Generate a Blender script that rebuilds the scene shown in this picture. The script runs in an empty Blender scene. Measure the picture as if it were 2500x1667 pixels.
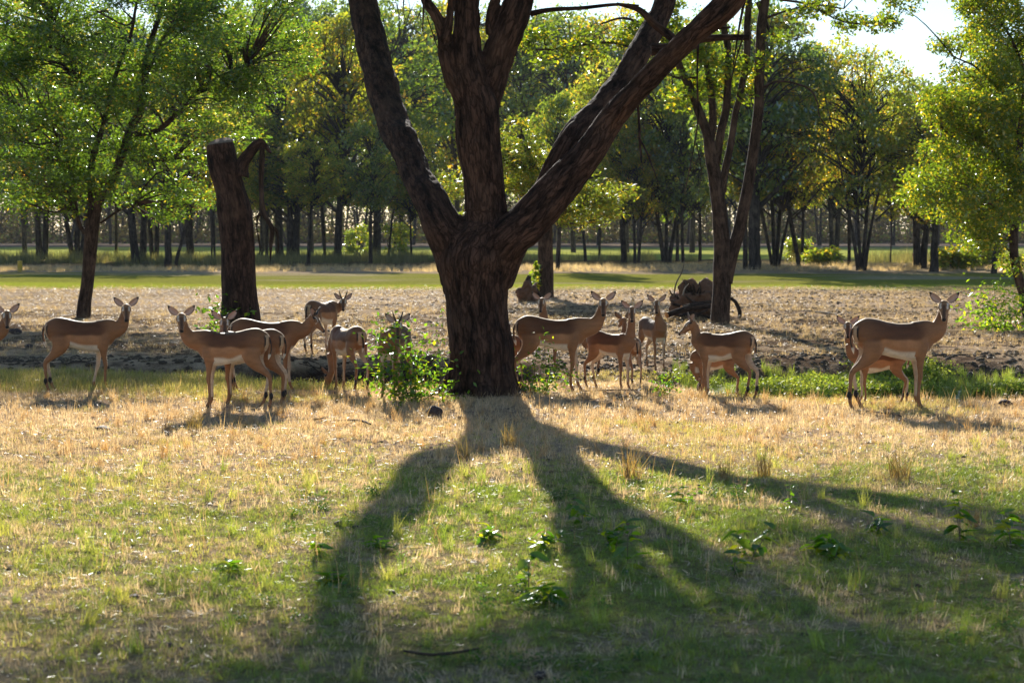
import bpy, math, random
import numpy as np
from mathutils import Vector, Matrix, Euler

# ------------------------------------------------------------------ camera, sky, sun, exposure
S = bpy.context.scene
COL = S.collection
F_PX, CAM_H, HOR = 4500.0, 1.79, 570.0          # focal length in photo pixels (2500 wide), eye height, horizon row
PITCH = math.atan((833.5 - HOR) / F_PX)
cam_d = bpy.data.cameras.new('camera')
cam = bpy.data.objects.new('camera', cam_d); COL.objects.link(cam); S.camera = cam
cam_d.sensor_width = 36.0
cam_d.lens = 36.0 * F_PX / 2500.0
cam_d.clip_start = 0.1; cam_d.clip_end = 6000
cam.location = (0, 0, CAM_H)
cam.rotation_euler = (math.pi / 2 - PITCH, 0, 0)
cam_d.dof.use_dof = True; cam_d.dof.focus_distance = 20.5; cam_d.dof.aperture_fstop = 4.5

SUN_EL, SUN_AZ = math.radians(21.0), math.radians(-6.2)   # azimuth from +Y (ahead of the camera), clockwise
W = bpy.data.worlds.new('World'); S.world = W; W.use_nodes = True
nt = W.node_tree; nt.nodes.clear()
sky = nt.nodes.new('ShaderNodeTexSky'); sky.sky_type = 'NISHITA'; sky.sun_disc = False
sky.sun_elevation = SUN_EL; sky.sun_rotation = SUN_AZ
sky.air_density = 1.0; sky.dust_density = 0.1; sky.ozone_density = 2.5
bg = nt.nodes.new('ShaderNodeBackground'); bg.inputs[1].default_value = 0.075
wo = nt.nodes.new('ShaderNodeOutputWorld')
nt.links.new(sky.outputs[0], bg.inputs[0]); nt.links.new(bg.outputs[0], wo.inputs[0])
sd = bpy.data.lights.new('sun', 'SUN'); sd.energy = 5.0; sd.angle = math.radians(0.55); sd.color = (1.0, 0.95, 0.86)
sun = bpy.data.objects.new('sun', sd); COL.objects.link(sun)
to_sun = Vector((math.sin(SUN_AZ) * math.cos(SUN_EL), math.cos(SUN_AZ) * math.cos(SUN_EL), math.sin(SUN_EL)))
sun.rotation_euler = to_sun.to_track_quat('Z', 'Y').to_euler()
sun.location = (0, 40, 30)
S.view_settings.view_transform = 'Standard'; S.view_settings.look = 'None'
S.view_settings.gamma = 1.0; S.view_settings.use_curve_mapping = False
S.view_settings.exposure = 1.1
S.cycles.max_bounces = 7; S.cycles.diffuse_bounces = 4; S.cycles.glossy_bounces = 2
S.cycles.transmission_bounces = 4; S.cycles.transparent_max_bounces = 6; S.cycles.volume_bounces = 0
S.cycles.use_denoising = True
S.cycles.sample_clamp_indirect = 6.0

# ------------------------------------------------------------------ helpers
rng = np.random.default_rng(11)
random.seed(5)
CP, SP = math.cos(PITCH), math.sin(PITCH)

def ray(px, py):
    u, v = (px - 1250.0) / F_PX, -(py - 833.5) / F_PX
    return np.array([u, CP + v * SP, -SP + v * CP])

def at(px, py, d):
    """the point seen at that pixel, at ground distance d"""
    r = ray(px, py); t = d / r[1]
    return np.array([r[0] * t, d, CAM_H + r[2] * t])

def ground(px, py):
    r = ray(px, py); t = CAM_H / -r[2]
    return np.array([r[0] * t, r[1] * t, 0.0])

def pxm(d):            # photo pixels per metre at distance d
    return F_PX / d

def _h(i, j, k, seed):
    n = (i * 374761393 + j * 668265263 + k * 2147483647 + seed * 1274126177) & 0xFFFFFFFF
    n = ((n ^ (n >> 13)) * 1274126177) & 0xFFFFFFFF
    n = n ^ (n >> 16)
    return (n & 0xFFFF) / 65535.0

def vnoise(p, seed=0):
    p = np.asarray(p, float)
    i = np.floor(p).astype(np.int64); f = p - i; f = f * f * (3 - 2 * f)
    x, y, z = i[..., 0], i[..., 1], i[..., 2]
    fx, fy, fz = f[..., 0], f[..., 1], f[..., 2]
    def c(a, b, d): return _h(x + a, y + b, z + d, seed)
    x00 = c(0,0,0) * (1-fx) + c(1,0,0) * fx; x10 = c(0,1,0) * (1-fx) + c(1,1,0) * fx
    x01 = c(0,0,1) * (1-fx) + c(1,0,1) * fx; x11 = c(0,1,1) * (1-fx) + c(1,1,1) * fx
    return (x00 * (1-fy) + x10 * fy) * (1-fz) + (x01 * (1-fy) + x11 * fy) * fz

def n2(x, y, s, seed=0, oct=3):
    x = np.asarray(x, float); y = np.asarray(y, float)
    t = 0; a = 1; tot = 0
    for o in range(oct):
        t = t + a * vnoise(np.stack([x * s * 2**o, y * s * 2**o, np.zeros_like(x) + 7.3 * o], -1), seed + o)
        tot += a; a *= 0.5
    return t / tot

def sstep(a, b, x):
    t = np.clip((x - a) / (b - a), 0, 1); return t * t * (3 - 2 * t)

def mesh_np(name, verts, faces, mat=None, smooth=True, col=None):
    """verts (N,3); faces = list of arrays (M,k)"""
    me = bpy.data.meshes.new(name)
    verts = np.asarray(verts, np.float32)
    if not isinstance(faces, (list, tuple)): faces = [faces]
    faces = [np.asarray(f, np.int32) for f in faces if len(f)]
    me.vertices.add(len(verts)); me.vertices.foreach_set('co', verts.ravel())
    nl = sum(f.size for f in faces); nf = sum(len(f) for f in faces)
    me.loops.add(nl); me.loops.foreach_set('vertex_index', np.concatenate([f.ravel() for f in faces]))
    me.polygons.add(nf)
    tot = np.concatenate([np.full(len(f), f.shape[1], np.int32) for f in faces])
    st = np.concatenate([[0], np.cumsum(tot)[:-1]]).astype(np.int32)
    me.polygons.foreach_set('loop_start', st)
    me.polygons.foreach_set('loop_total', tot)
    me.update(calc_edges=True)
    me.polygons.foreach_set('use_smooth', np.full(nf, smooth))
    if col is not None: set_col(me, col)
    if mat: me.materials.append(mat)
    me.validate()
    return me

def set_col(me, col, name='Col'):
    a = me.attributes.get(name) or me.attributes.new(name, 'FLOAT_COLOR', 'POINT')
    c = np.ones((len(me.vertices), 4), np.float32); col = np.asarray(col, np.float32)
    if col.ndim == 1: c[:, :3] = col[:, None]
    else: c[:, :3] = col
    a.data.foreach_set('color', c.ravel())

def link(name, data, parent=None, loc=None, kind=None, label=None, cat=None, group=None):
    o = bpy.data.objects.new(name, data); COL.objects.link(o)
    if parent is not None: o.parent = parent
    if loc is not None: o.location = loc
    if kind: o['kind'] = kind
    if label: o['label'] = label
    if cat: o['category'] = cat
    if group: o['group'] = group
    return o

def thing(name, label, cat, loc=(0, 0, 0), rz=0.0, group=None, scale=1.0):
    o = link(name, None, None, loc, None, label, cat, group)
    o.rotation_euler = (0, 0, rz); o.scale = (scale,) * 3
    o.empty_display_size = 0.1
    return o

TB = [None, None]     # bark coordinates of the tube made last

class MB:
    """collects verts and faces (triangles and quads) of one mesh"""
    def __init__(s): s.v = []; s.q = []; s.t = []; s.c = []; s.b = []; s.n = 0
    def add(s, v, q=None, t=None, c=None):
        s.b.append(TB[1] if (TB[0] is not None and len(TB[1]) == len(v)) else np.asarray(v, float)); TB[0] = None
        v = np.asarray(v, float)
        s.v.append(v)
        if q is not None and len(q): s.q.append(np.asarray(q) + s.n)
        if t is not None and len(t): s.t.append(np.asarray(t) + s.n)
        if c is None: c = np.full((len(v), 3), 0.5)
        c = np.asarray(c, float)
        if c.ndim == 1: c = np.repeat(c[:, None], 3, 1) if len(c) == len(v) and len(v) != 3 else np.tile(c, (len(v), 1))
        s.c.append(c); s.n += len(v)
        return s
    def mesh(s, name, mat, smooth=True):
        f = []
        if s.q: f.append(np.concatenate(s.q))
        if s.t: f.append(np.concatenate(s.t))
        me = mesh_np(name, np.concatenate(s.v), f, mat, smooth, np.concatenate(s.c)); set_col(me, np.concatenate(s.b), 'bk'); return me
    def obj(s, name, mat, parent=None, smooth=True, **k):
        return link(name, s.mesh(name, mat, smooth), parent, **k)

def catmull(P, n):
    P = np.asarray(P, float)
    if len(P) == 2: t = np.linspace(0, 1, n)[:, None]; return P[0] * (1 - t) + P[1] * t
    Q = np.vstack([2 * P[0] - P[1], P, 2 * P[-1] - P[-2]])
    out = []; m = len(P) - 1
    for u in np.linspace(0, m - 1e-9, n):
        i = int(u); t = u - i
        a, b, c, d = Q[i], Q[i+1], Q[i+2], Q[i+3]
        out.append(0.5 * (2*b + (c-a)*t + (2*a-5*b+4*c-d)*t*t + (3*b-a-3*c+d)*t**3))
    return np.array(out)

def frames(C):
    T = np.gradient(C, axis=0); T /= np.linalg.norm(T, axis=1)[:, None] + 1e-12
    up = np.array([0, 1.0, 0]) if abs(T[0][1]) < 0.9 else np.array([1.0, 0, 0])
    N = np.zeros_like(C); v = up - T[0] * (up @ T[0]); N[0] = v / np.linalg.norm(v)
    for i in range(1, len(C)):
        v = N[i-1] - T[i] * (N[i-1] @ T[i]); N[i] = v / (np.linalg.norm(v) + 1e-12)
    return T, N, np.cross(T, N)

def tube(P, R, nseg=None, sides=8, bark=0.0, seed=0, cap=True, jitter=0.0, bfreq=16.0, tf=1.6):
    """swept tube through P (k,3) with radii R (k,); bark = depth of ridges along it"""
    P = np.asarray(P, float); R = np.asarray(R, float)
    if nseg is None: nseg = max(len(P) * 3, 4)
    C4 = catmull(np.hstack([P, R[:, None]]), nseg); C, r = C4[:, :3], np.maximum(C4[:, 3], 1e-4)
    if jitter: C = C + (vnoise(C * 3.1, seed)[:, None] - 0.5) * jitter * r[:, None]
    T, N, B = frames(C)
    th = np.linspace(0, 2*np.pi, sides, endpoint=False)
    dirs = N[:, None, :] * np.cos(th)[None, :, None] + B[:, None, :] * np.sin(th)[None, :, None]
    rr = np.repeat(r[:, None], sides, 1)
    if bark:
        s = np.concatenate([[0], np.cumsum(np.linalg.norm(np.diff(C, axis=0), axis=1))])
        a = np.stack([np.cos(th)[None, :] * r[:, None] * bfreq, np.sin(th)[None, :] * r[:, None] * bfreq, np.repeat(s[:, None] * tf, sides, 1)], -1)
        n = vnoise(a, seed) * 0.65 + vnoise(a * 2.1, seed + 3) * 0.35
        rr = rr + bark * (np.abs(n - 0.5) * 2 - 0.35) + bark * 1.2 * (vnoise(a * 0.22, seed + 9) - 0.5)
    V = (C[:, None, :] + dirs * rr[..., None]).reshape(-1, 3)
    ss = np.concatenate([[0], np.cumsum(np.linalg.norm(np.diff(C, axis=0), axis=1))])
    bk = np.stack([np.cos(th)[None] * r[:, None], np.sin(th)[None] * r[:, None], np.repeat(ss[:, None], sides, 1)], -1).reshape(-1, 3) + seed * 1.37 + 3
    if cap: bk = np.vstack([bk, bk[0], bk[-1]])
    TB[0] = True; TB[1] = bk
    i = np.arange(nseg - 1)[:, None] * sides; j = np.arange(sides)[None, :]; j2 = (j + 1) % sides
    q = np.stack([i + j, i + j2, i + sides + j2, i + sides + j], -1).reshape(-1, 4)
    t = []
    if cap:
        V = np.vstack([V, C[0], C[-1]]); a, b = nseg * sides, nseg * sides + 1
        t = [(a, (k+1) % sides, k) for k in range(sides)] + [(b, (nseg-1)*sides + k, (nseg-1)*sides + (k+1) % sides) for k in range(sides)]
    return V, q, np.array(t, int).reshape(-1, 3)

def leaf_cloud(pos, L, Wd, up_bias=0.3, seed=0, droop=0.0, fold=True):
    """one kite-shaped leaf per position; returns verts, quads, per-vertex colour"""
    r = np.random.default_rng(seed); n = len(pos)
    L = L * r.uniform(0.6, 1.25, n)[:, None]; Wd = Wd * r.uniform(0.7, 1.2, n)[:, None]
    d = r.normal(size=(n, 3)); d[:, 2] = d[:, 2] * 0.6 - droop; d /= np.linalg.norm(d, axis=1)[:, None]
    nn = r.normal(size=(n, 3)); nn[:, 2] += up_bias * 3; s = np.cross(d, nn); s /= np.linalg.norm(s, axis=1)[:, None] + 1e-9
    m = np.cross(s, d)
    a = pos; b = pos + d * L * 0.42 + s * Wd * 0.5 + m * Wd * 0.12; c = pos + d * L; e = pos + d * L * 0.42 - s * Wd * 0.5 + m * Wd * 0.12
    V = np.stack([a, b, c, e], 1).reshape(-1, 3)
    q = np.arange(n * 4).reshape(n, 4)
    v = r.uniform(0, 1, n); w = r.uniform(0, 1, n); z = r.uniform(0, 1, n)
    col = np.repeat(np.stack([v, w, z], 1), 4, 0)
    return V, q, col

# ------------------------------------------------------------------ materials
def new_mat(name):
    m = bpy.data.materials.new(name); m.use_nodes = True; m.node_tree.nodes.clear()
    return m, m.node_tree

def N_(t, k, **a):
    n = t.nodes.new(k)
    for x, y in a.items(): setattr(n, x, y)
    return n

def mixc(t, fac, a, b, mode='MIX'):
    n = N_(t, 'ShaderNodeMix', data_type='RGBA', blend_type=mode)
    for idx, v in ((0, fac), (6, a), (7, b)):
        if hasattr(v, 'is_linked') or isinstance(v, bpy.types.NodeSocket): t.links.new(v, n.inputs[idx])
        elif idx == 0: n.inputs[0].default_value = v
        else: n.inputs[idx].default_value = (*v, 1)
    return n.outputs[2]

def leaf_mat(name, dark, light, yellow, trans=0.5, gloss=0.06, yel=0.12, objvar=0.25):
    """leaf with its own random tint; lets the sun through from behind"""
    m, t = new_mat(name)
    at_ = N_(t, 'ShaderNodeAttribute', attribute_name='Col')
    sp = N_(t, 'ShaderNodeSeparateColor'); t.links.new(at_.outputs[0], sp.inputs[0])
    c = mixc(t, sp.outputs[0], dark, light)
    gt = N_(t, 'ShaderNodeMath', operation='GREATER_THAN'); t.links.new(sp.outputs[1], gt.inputs[0]); gt.inputs[1].default_value = 1 - yel
    c = mixc(t, gt.outputs[0], c, yellow)
    oi = N_(t, 'ShaderNodeObjectInfo')
    hv = N_(t, 'ShaderNodeHueSaturation')
    mr = N_(t, 'ShaderNodeMapRange'); t.links.new(oi.outputs['Random'], mr.inputs[0]); mr.inputs[3].default_value = 1 - objvar; mr.inputs[4].default_value = 1 + objvar
    t.links.new(mr.outputs[0], hv.inputs['Value'])
    mh = N_(t, 'ShaderNodeMapRange'); t.links.new(oi.outputs['Random'], mh.inputs[0]); mh.inputs[3].default_value = 0.5 + objvar * 0.07; mh.inputs[4].default_value = 0.5 - objvar * 0.07
    t.links.new(mh.outputs[0], hv.inputs['Hue']); t.links.new(c, hv.inputs['Color'])
    df = N_(t, 'ShaderNodeBsdfDiffuse'); t.links.new(hv.outputs[0], df.inputs[0])
    tr = N_(t, 'ShaderNodeBsdfTranslucent')
    tc = mixc(t, 1.0, hv.outputs[0], (3.0, 2.7, 0.75), 'MULTIPLY'); t.links.new(tc, tr.inputs[0])
    mx = N_(t, 'ShaderNodeMixShader'); mx.inputs[0].default_value = trans
    t.links.new(df.outputs[0], mx.inputs[1]); t.links.new(tr.outputs[0], mx.inputs[2])
    gl = N_(t, 'ShaderNodeBsdfGlossy'); gl.inputs['Roughness'].default_value = 0.25; gl.inputs[0].default_value = (0.9, 0.95, 1, 1)
    mg = N_(t, 'ShaderNodeMixShader'); mg.inputs[0].default_value = gloss
    t.links.new(mx.outputs[0], mg.inputs[1]); t.links.new(gl.outputs[0], mg.inputs[2])
    o = N_(t, 'ShaderNodeOutputMaterial'); t.links.new(mg.outputs[0], o.inputs[0])
    return m

def bark_mat(name, dark, light, scale=9.0, stretch=5.0, bump=0.5, moss=None):
    m, t = new_mat(name)
    tc = N_(t, 'ShaderNodeTexCoord'); bk = N_(t, 'ShaderNodeAttribute', attribute_name='bk'); mp = N_(t, 'ShaderNodeMapping'); mp.inputs['Scale'].default_value = (1, 1, 1 / stretch)
    t.links.new(bk.outputs['Vector'], mp.inputs[0])
    n1 = N_(t, 'ShaderNodeTexNoise'); n1.inputs['Scale'].default_value = scale; n1.inputs['Detail'].default_value = 8; n1.inputs['Roughness'].default_value = 0.65
    n2_ = N_(t, 'ShaderNodeTexVoronoi', feature='DISTANCE_TO_EDGE'); n2_.inputs['Scale'].default_value = scale * 1.7
    t.links.new(mp.outputs[0], n1.inputs[0])
    dn = N_(t, 'ShaderNodeMixRGB'); dn.inputs[0].default_value = 0.12; t.links.new(mp.outputs[0], dn.inputs[1]); t.links.new(n1.outputs[1], dn.inputs[2])
    t.links.new(dn.outputs[0], n2_.inputs[0])
    cr = N_(t, 'ShaderNodeValToRGB'); cr.color_ramp.elements[0].position = 0.36; cr.color_ramp.elements[1].position = 0.68
    cr.color_ramp.elements[0].color = (*dark, 1); cr.color_ramp.elements[1].color = (*light, 1)
    t.links.new(n1.outputs[0], cr.inputs[0])
    mr = N_(t, 'ShaderNodeMapRange'); t.links.new(n2_.outputs[0], mr.inputs[0]); mr.inputs[2].default_value = 0.12; mr.inputs[3].default_value = 0.45
    c = mixc(t, 1.0, cr.outputs[0], mr.outputs[0], 'MULTIPLY')
    n3 = N_(t, 'ShaderNodeTexNoise'); n3.inputs['Scale'].default_value = 2.3; n3.inputs['Detail'].default_value = 4; t.links.new(tc.outputs['Object'], n3.inputs[0])
    r3 = N_(t, 'ShaderNodeMapRange'); t.links.new(n3.outputs[0], r3.inputs[0]); r3.inputs[1].default_value = 0.52; r3.inputs[2].default_value = 0.68; r3.inputs[4].default_value = 0.35
    c = mixc(t, r3.outputs[0], c, moss or tuple(min(1, x * 1.9) for x in light))
    p = N_(t, 'ShaderNodeBsdfPrincipled'); p.inputs['Roughness'].default_value = 0.95; p.inputs['Specular IOR Level'].default_value = 0.15
    t.links.new(c, p.inputs['Base Color'])
    ad = N_(t, 'ShaderNodeMath', operation='ADD'); t.links.new(n1.outputs[0], ad.inputs[0]); t.links.new(mr.outputs[0], ad.inputs[1])
    b = N_(t, 'ShaderNodeBump'); b.inputs['Strength'].default_value = bump; b.inputs['Distance'].default_value = 0.03
    t.links.new(ad.outputs[0], b.inputs['Height']); t.links.new(b.outputs[0], p.inputs['Normal'])
    o = N_(t, 'ShaderNodeOutputMaterial'); t.links.new(p.outputs[0], o.inputs[0])
    return m

def plain_mat(name, col, rough=0.8, spec=0.3, noise=0.25, scale=20.0, bump=0.2):
    m, t = new_mat(name)
    tc = N_(t, 'ShaderNodeTexCoord'); n1 = N_(t, 'ShaderNodeTexNoise'); n1.inputs['Scale'].default_value = scale; n1.inputs['Detail'].default_value = 6
    t.links.new(tc.outputs['Object'], n1.inputs[0])
    c = mixc(t, n1.outputs[0], tuple(x * (1 - noise * 2) for x in col), tuple(min(1, x * (1 + noise * 1.6)) for x in col))
    p = N_(t, 'ShaderNodeBsdfPrincipled'); p.inputs['Roughness'].default_value = rough; p.inputs['Specular IOR Level'].default_value = spec
    t.links.new(c, p.inputs['Base Color'])
    b = N_(t, 'ShaderNodeBump'); b.inputs['Strength'].default_value = bump; b.inputs['Distance'].default_value = 0.02
    t.links.new(n1.outputs[0], b.inputs['Height']); t.links.new(b.outputs[0], p.inputs['Normal'])
    o = N_(t, 'ShaderNodeOutputMaterial'); t.links.new(p.outputs[0], o.inputs[0])
    return m

def ground_mat():
    m, t = new_mat('soil_and_litter')
    a = N_(t, 'ShaderNodeAttribute', attribute_name='Col')
    tc = N_(t, 'ShaderNodeTexCoord')
    n1 = N_(t, 'ShaderNodeTexNoise'); n1.inputs['Scale'].default_value = 38; n1.inputs['Detail'].default_value = 6; n1.inputs['Roughness'].default_value = 0.75
    n2_ = N_(t, 'ShaderNodeTexNoise'); n2_.inputs['Scale'].default_value = 5.5; n2_.inputs['Detail'].default_value = 7; n2_.inputs['Roughness'].default_value = 0.7
    n3 = N_(t, 'ShaderNodeTexVoronoi'); n3.inputs['Scale'].default_value = 26
    for n in (n1, n2_, n3): t.links.new(tc.outputs['Object'], n.inputs[0])
    r1 = N_(t, 'ShaderNodeMapRange'); t.links.new(n1.outputs[0], r1.inputs[0]); r1.inputs[1].default_value = 0.3; r1.inputs[2].default_value = 0.7; r1.inputs[3].default_value = 0.55; r1.inputs[4].default_value = 1.35
    r2 = N_(t, 'ShaderNodeMapRange'); t.links.new(n2_.outputs[0], r2.inputs[0]); r2.inputs[1].default_value = 0.35; r2.inputs[2].default_value = 0.65; r2.inputs[3].default_value = 0.72; r2.inputs[4].default_value = 1.22
    c = mixc(t, 1.0, a.outputs[0], r1.outputs[0], 'MULTIPLY'); c = mixc(t, 1.0, c, r2.outputs[0], 'MULTIPLY')
    p = N_(t, 'ShaderNodeBsdfPrincipled'); p.inputs['Roughness'].default_value = 0.97; p.inputs['Specular IOR Level'].default_value = 0.0
    t.links.new(c, p.inputs['Base Color'])
    ad = N_(t, 'ShaderNodeMath', operation='ADD'); t.links.new(n1.outputs[0], ad.inputs[0]); t.links.new(n2_.outputs[0], ad.inputs[1])
    ad2 = N_(t, 'ShaderNodeMath', operation='ADD'); t.links.new(ad.outputs[0], ad2.inputs[0]); t.links.new(n3.outputs[0], ad2.inputs[1])
    b = N_(t, 'ShaderNodeBump'); b.inputs['Strength'].default_value = 0.8; b.inputs['Distance'].default_value = 0.035
    t.links.new(ad2.outputs[0], b.inputs['Height']); t.links.new(b.outputs[0], p.inputs['Normal'])
    o = N_(t, 'ShaderNodeOutputMaterial'); t.links.new(p.outputs[0], o.inputs[0])
    return m

def blade_mat(name='grass_blades', trans=0.55, gloss=0.07):
    m, t = new_mat(name)
    ti = N_(t, 'ShaderNodeAttribute', attribute_name='tint', attribute_type='INSTANCER')
    a = N_(t, 'ShaderNodeAttribute', attribute_name='Col')
    sp = N_(t, 'ShaderNodeSeparateColor'); t.links.new(a.outputs[0], sp.inputs[0])
    mr = N_(t, 'ShaderNodeMapRange'); t.links.new(sp.outputs[0], mr.inputs[0]); mr.inputs[3].default_value = 0.6; mr.inputs[4].default_value = 1.3
    c = mixc(t, 1.0, ti.outputs[0], mr.outputs[0], 'MULTIPLY')
    df = N_(t, 'ShaderNodeBsdfDiffuse'); t.links.new(c, df.inputs[0])
    tr = N_(t, 'ShaderNodeBsdfTranslucent'); tc = mixc(t, 1.0, c, (1.5, 1.4, 0.9), 'MULTIPLY'); t.links.new(tc, tr.inputs[0])
    mx = N_(t, 'ShaderNodeMixShader'); mx.inputs[0].default_value = trans; t.links.new(df.outputs[0], mx.inputs[1]); t.links.new(tr.outputs[0], mx.inputs[2])
    gl = N_(t, 'ShaderNodeBsdfGlossy'); gl.inputs['Roughness'].default_value = 0.4
    mg = N_(t, 'ShaderNodeMixShader'); mg.inputs[0].default_value = gloss; t.links.new(mx.outputs[0], mg.inputs[1]); t.links.new(gl.outputs[0], mg.inputs[2])
    o = N_(t, 'ShaderNodeOutputMaterial'); t.links.new(mg.outputs[0], o.inputs[0])
    return m

def fur_mat():
    m, t = new_mat('short_coat')
    a = N_(t, 'ShaderNodeAttribute', attribute_name='Col')
    tc = N_(t, 'ShaderNodeTexCoord')
    n1 = N_(t, 'ShaderNodeTexNoise'); n1.inputs['Scale'].default_value = 60; n1.inputs['Detail'].default_value = 4
    t.links.new(tc.outputs['Object'], n1.inputs[0])
    r1 = N_(t, 'ShaderNodeMapRange'); t.links.new(n1.outputs[0], r1.inputs[0]); r1.inputs[3].default_value = 0.8; r1.inputs[4].default_value = 1.2
    c = mixc(t, 1.0, a.outputs[0], r1.outputs[0], 'MULTIPLY')
    p = N_(t, 'ShaderNodeBsdfPrincipled'); p.inputs['Roughness'].default_value = 0.62; p.inputs['Specular IOR Level'].default_value = 0.3
    p.inputs['Sheen Weight'].default_value = 0.6; p.inputs['Sheen Roughness'].default_value = 0.3; p.inputs['Sheen Tint'].default_value = (1, 0.85, 0.65, 1)
    t.links.new(c, p.inputs['Base Color'])
    b = N_(t, 'ShaderNodeBump'); b.inputs['Strength'].default_value = 0.15; b.inputs['Distance'].default_value = 0.004
    t.links.new(n1.outputs[0], b.inputs['Height']); t.links.new(b.outputs[0], p.inputs['Normal'])
    o = N_(t, 'ShaderNodeOutputMaterial'); t.links.new(p.outputs[0], o.inputs[0])
    return m

M = {}
M['ground'] = ground_mat()
M['blade'] = blade_mat()
M['weedblade'] = blade_mat('broad_weed_leaves', 0.55, 0.04)
M['fur'] = fur_mat()
M['bark_main'] = bark_mat('furrowed_dark_bark', (0.018, 0.011, 0.009), (0.125, 0.066, 0.045), 13, 4, 0.8, (0.16, 0.088, 0.058))
M['bark_mid'] = bark_mat('brown_bark', (0.024, 0.015, 0.011), (0.12, 0.076, 0.055), 14, 4, 0.6)
M['bark_far'] = bark_mat('grey_brown_bark', (0.02, 0.016, 0.014), (0.085, 0.066, 0.054), 6, 5, 0.5)
M['twig'] = plain_mat('dry_twig', (0.16, 0.12, 0.085), 0.9, 0.1, 0.2)
M['leaf_left'] = leaf_mat('broad_green_leaf', (0.035, 0.08, 0.016), (0.10, 0.165, 0.025), (0.26, 0.22, 0.03), 0.6, 0.06, 0.06, 0.0)
M['leaf_right'] = leaf_mat('yellow_green_leaf', (0.05, 0.09, 0.012), (0.12, 0.17, 0.02), (0.30, 0.25, 0.03), 0.55, 0.05, 0.15, 0.0)
M['leaf_far'] = leaf_mat('woodland_leaf', (0.065, 0.11, 0.022), (0.16, 0.20, 0.04), (0.28, 0.22, 0.05), 0.6, 0.08, 0.10, 0.3)
M['leaf_dull'] = leaf_mat('dull_bush_leaf', (0.045, 0.04, 0.034), (0.11, 0.092, 0.072), (0.09, 0.12, 0.05), 0.14, 0.0, 0.2, 0.0)
M['leaf_blue'] = leaf_mat('blue_green_leaf', (0.055, 0.10, 0.030), (0.14, 0.19, 0.05), (0.22, 0.22, 0.05), 0.55, 0.10, 0.05, 0.25)
M['leaf_olive'] = leaf_mat('olive_leaf', (0.11, 0.14, 0.022), (0.25, 0.25, 0.035), (0.36, 0.22, 0.04), 0.6, 0.06, 0.14, 0.25)
M['leaf_gold'] = leaf_mat('golden_feathery_leaf', (0.07, 0.11, 0.02), (0.15, 0.19, 0.03), (0.26, 0.21, 0.04), 0.55, 0.04, 0.2, 0.2)
M['leaf_shrub'] = leaf_mat('glossy_shrub_leaf', (0.045, 0.11, 0.014), (0.11, 0.20, 0.022), (0.24, 0.27, 0.02), 0.6, 0.045, 0.1, 0.3)
M['horn'] = plain_mat('black_horn', (0.03, 0.025, 0.022), 0.4, 0.5, 0.1)
M['eye'] = plain_mat('wet_dark_eye', (0.006, 0.004, 0.003), 0.08, 0.8, 0.0, 5, 0)
M['rock'] = plain_mat('dark_rock', (0.075, 0.052, 0.046), 0.85, 0.3, 0.3, 14, 0.6)
M['clod'] = plain_mat('dry_clod', (0.10, 0.075, 0.055), 0.95, 0.1, 0.3, 12, 0.5)
M['rootwood'] = plain_mat('reddish_root_wood', (0.17, 0.09, 0.055), 0.9, 0.15, 0.3, 16, 0.6)
M['cutwood'] = plain_mat('orange_cut_wood', (0.62, 0.26, 0.08), 0.8, 0.2, 0.15, 30)
M['yellow'] = plain_mat('faded_yellow_paint', (0.50, 0.34, 0.05), 0.7, 0.3, 0.15, 9)
M['red'] = plain_mat('red_paint', (0.5, 0.02, 0.02), 0.5, 0.4, 0.1)

# ------------------------------------------------------------------ terrain
XK = [-12, -6.0, -3.6, -2.9, -1.2, -0.1, 0.5, 1.7, 2.4, 3.2, 6.0, 12]
YN = [23.4, 23.2, 22.9, 21.6, 21.3, 21.3, 21.8, 21.4, 20.2, 19.8, 19.6, 19.4]
YF = [25.6, 25.6, 25.8, 26.6, 27.0, 26.4, 25.6, 25.6, 26.2, 26.6, 26.8, 27.0]
DD = [0.28, 0.28, 0.30, 0.52, 0.55, 0.50, 0.14, 0.10, 0.28, 0.40, 0.40, 0.40]
SL = [1.0, 1.0, 0.9, 0.8, 0.8, 0.9, 1.5, 2.2, 2.4, 2.6, 2.8, 2.8]

def ditch(x, y):
    wob = (n2(x, y, 0.9, 41) - 0.5) * 0.5
    a, b, D = np.interp(x, XK, YN), np.interp(x, XK, YF), np.interp(x, XK, DD)
    near = sstep(a + wob * 0.4, a + 1.3 + wob * 0.4, y); far = 1 - sstep(b - np.interp(x, XK, SL) + wob, b - 0.1 + wob, y)
    return D * near * far

def height(x, y):
    x = np.asarray(x, float); y = np.asarray(y, float)
    z = -ditch(x, y)
    z = z + (n2(x, y, 0.35, 3) - 0.5) * 0.07 * sstep(3, 8, y)
    z = z + (n2(x, y, 2.2, 5) - 0.5) * 0.035
    z = z + (n2(x, y, 4.0, 8) - 0.5) * 0.07 * sstep(26, 29, y) * (1 - sstep(52, 60, y)) 
    z = z + (n2(x, y, 0.05, 19) - 0.5) * 0.35 * sstep(45, 90, y)
    z = z + 0.05 * np.exp(-((x + 0.32)**2 + (y - 20.1)**2) / 0.8)
    return z

def zt(x, y): return float(height(np.array([x]), np.array([y]))[0])

def lerp3(a, b, t): return np.asarray(a)[None, :] * (1 - t[:, None]) + np.asarray(b)[None, :] * t[:, None]

def greenness(x, y):
    """0 dry straw .. 1 green turf, near the camera"""
    n = n2(x, y, 0.55, 61, 4); m = n2(x, y, 2.5, 71, 3)
    edge = 14.6 + (n - 0.5) * 4.0
    g = 1 - sstep(edge - 2.6, edge + 1.5, y)
    g = g * (0.45 + 0.55 * sstep(0.3, 0.6, m))
    return g * (0.72 + 0.28 * sstep(-2.5, 0.3, x + (n - 0.5) * 2))

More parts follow.
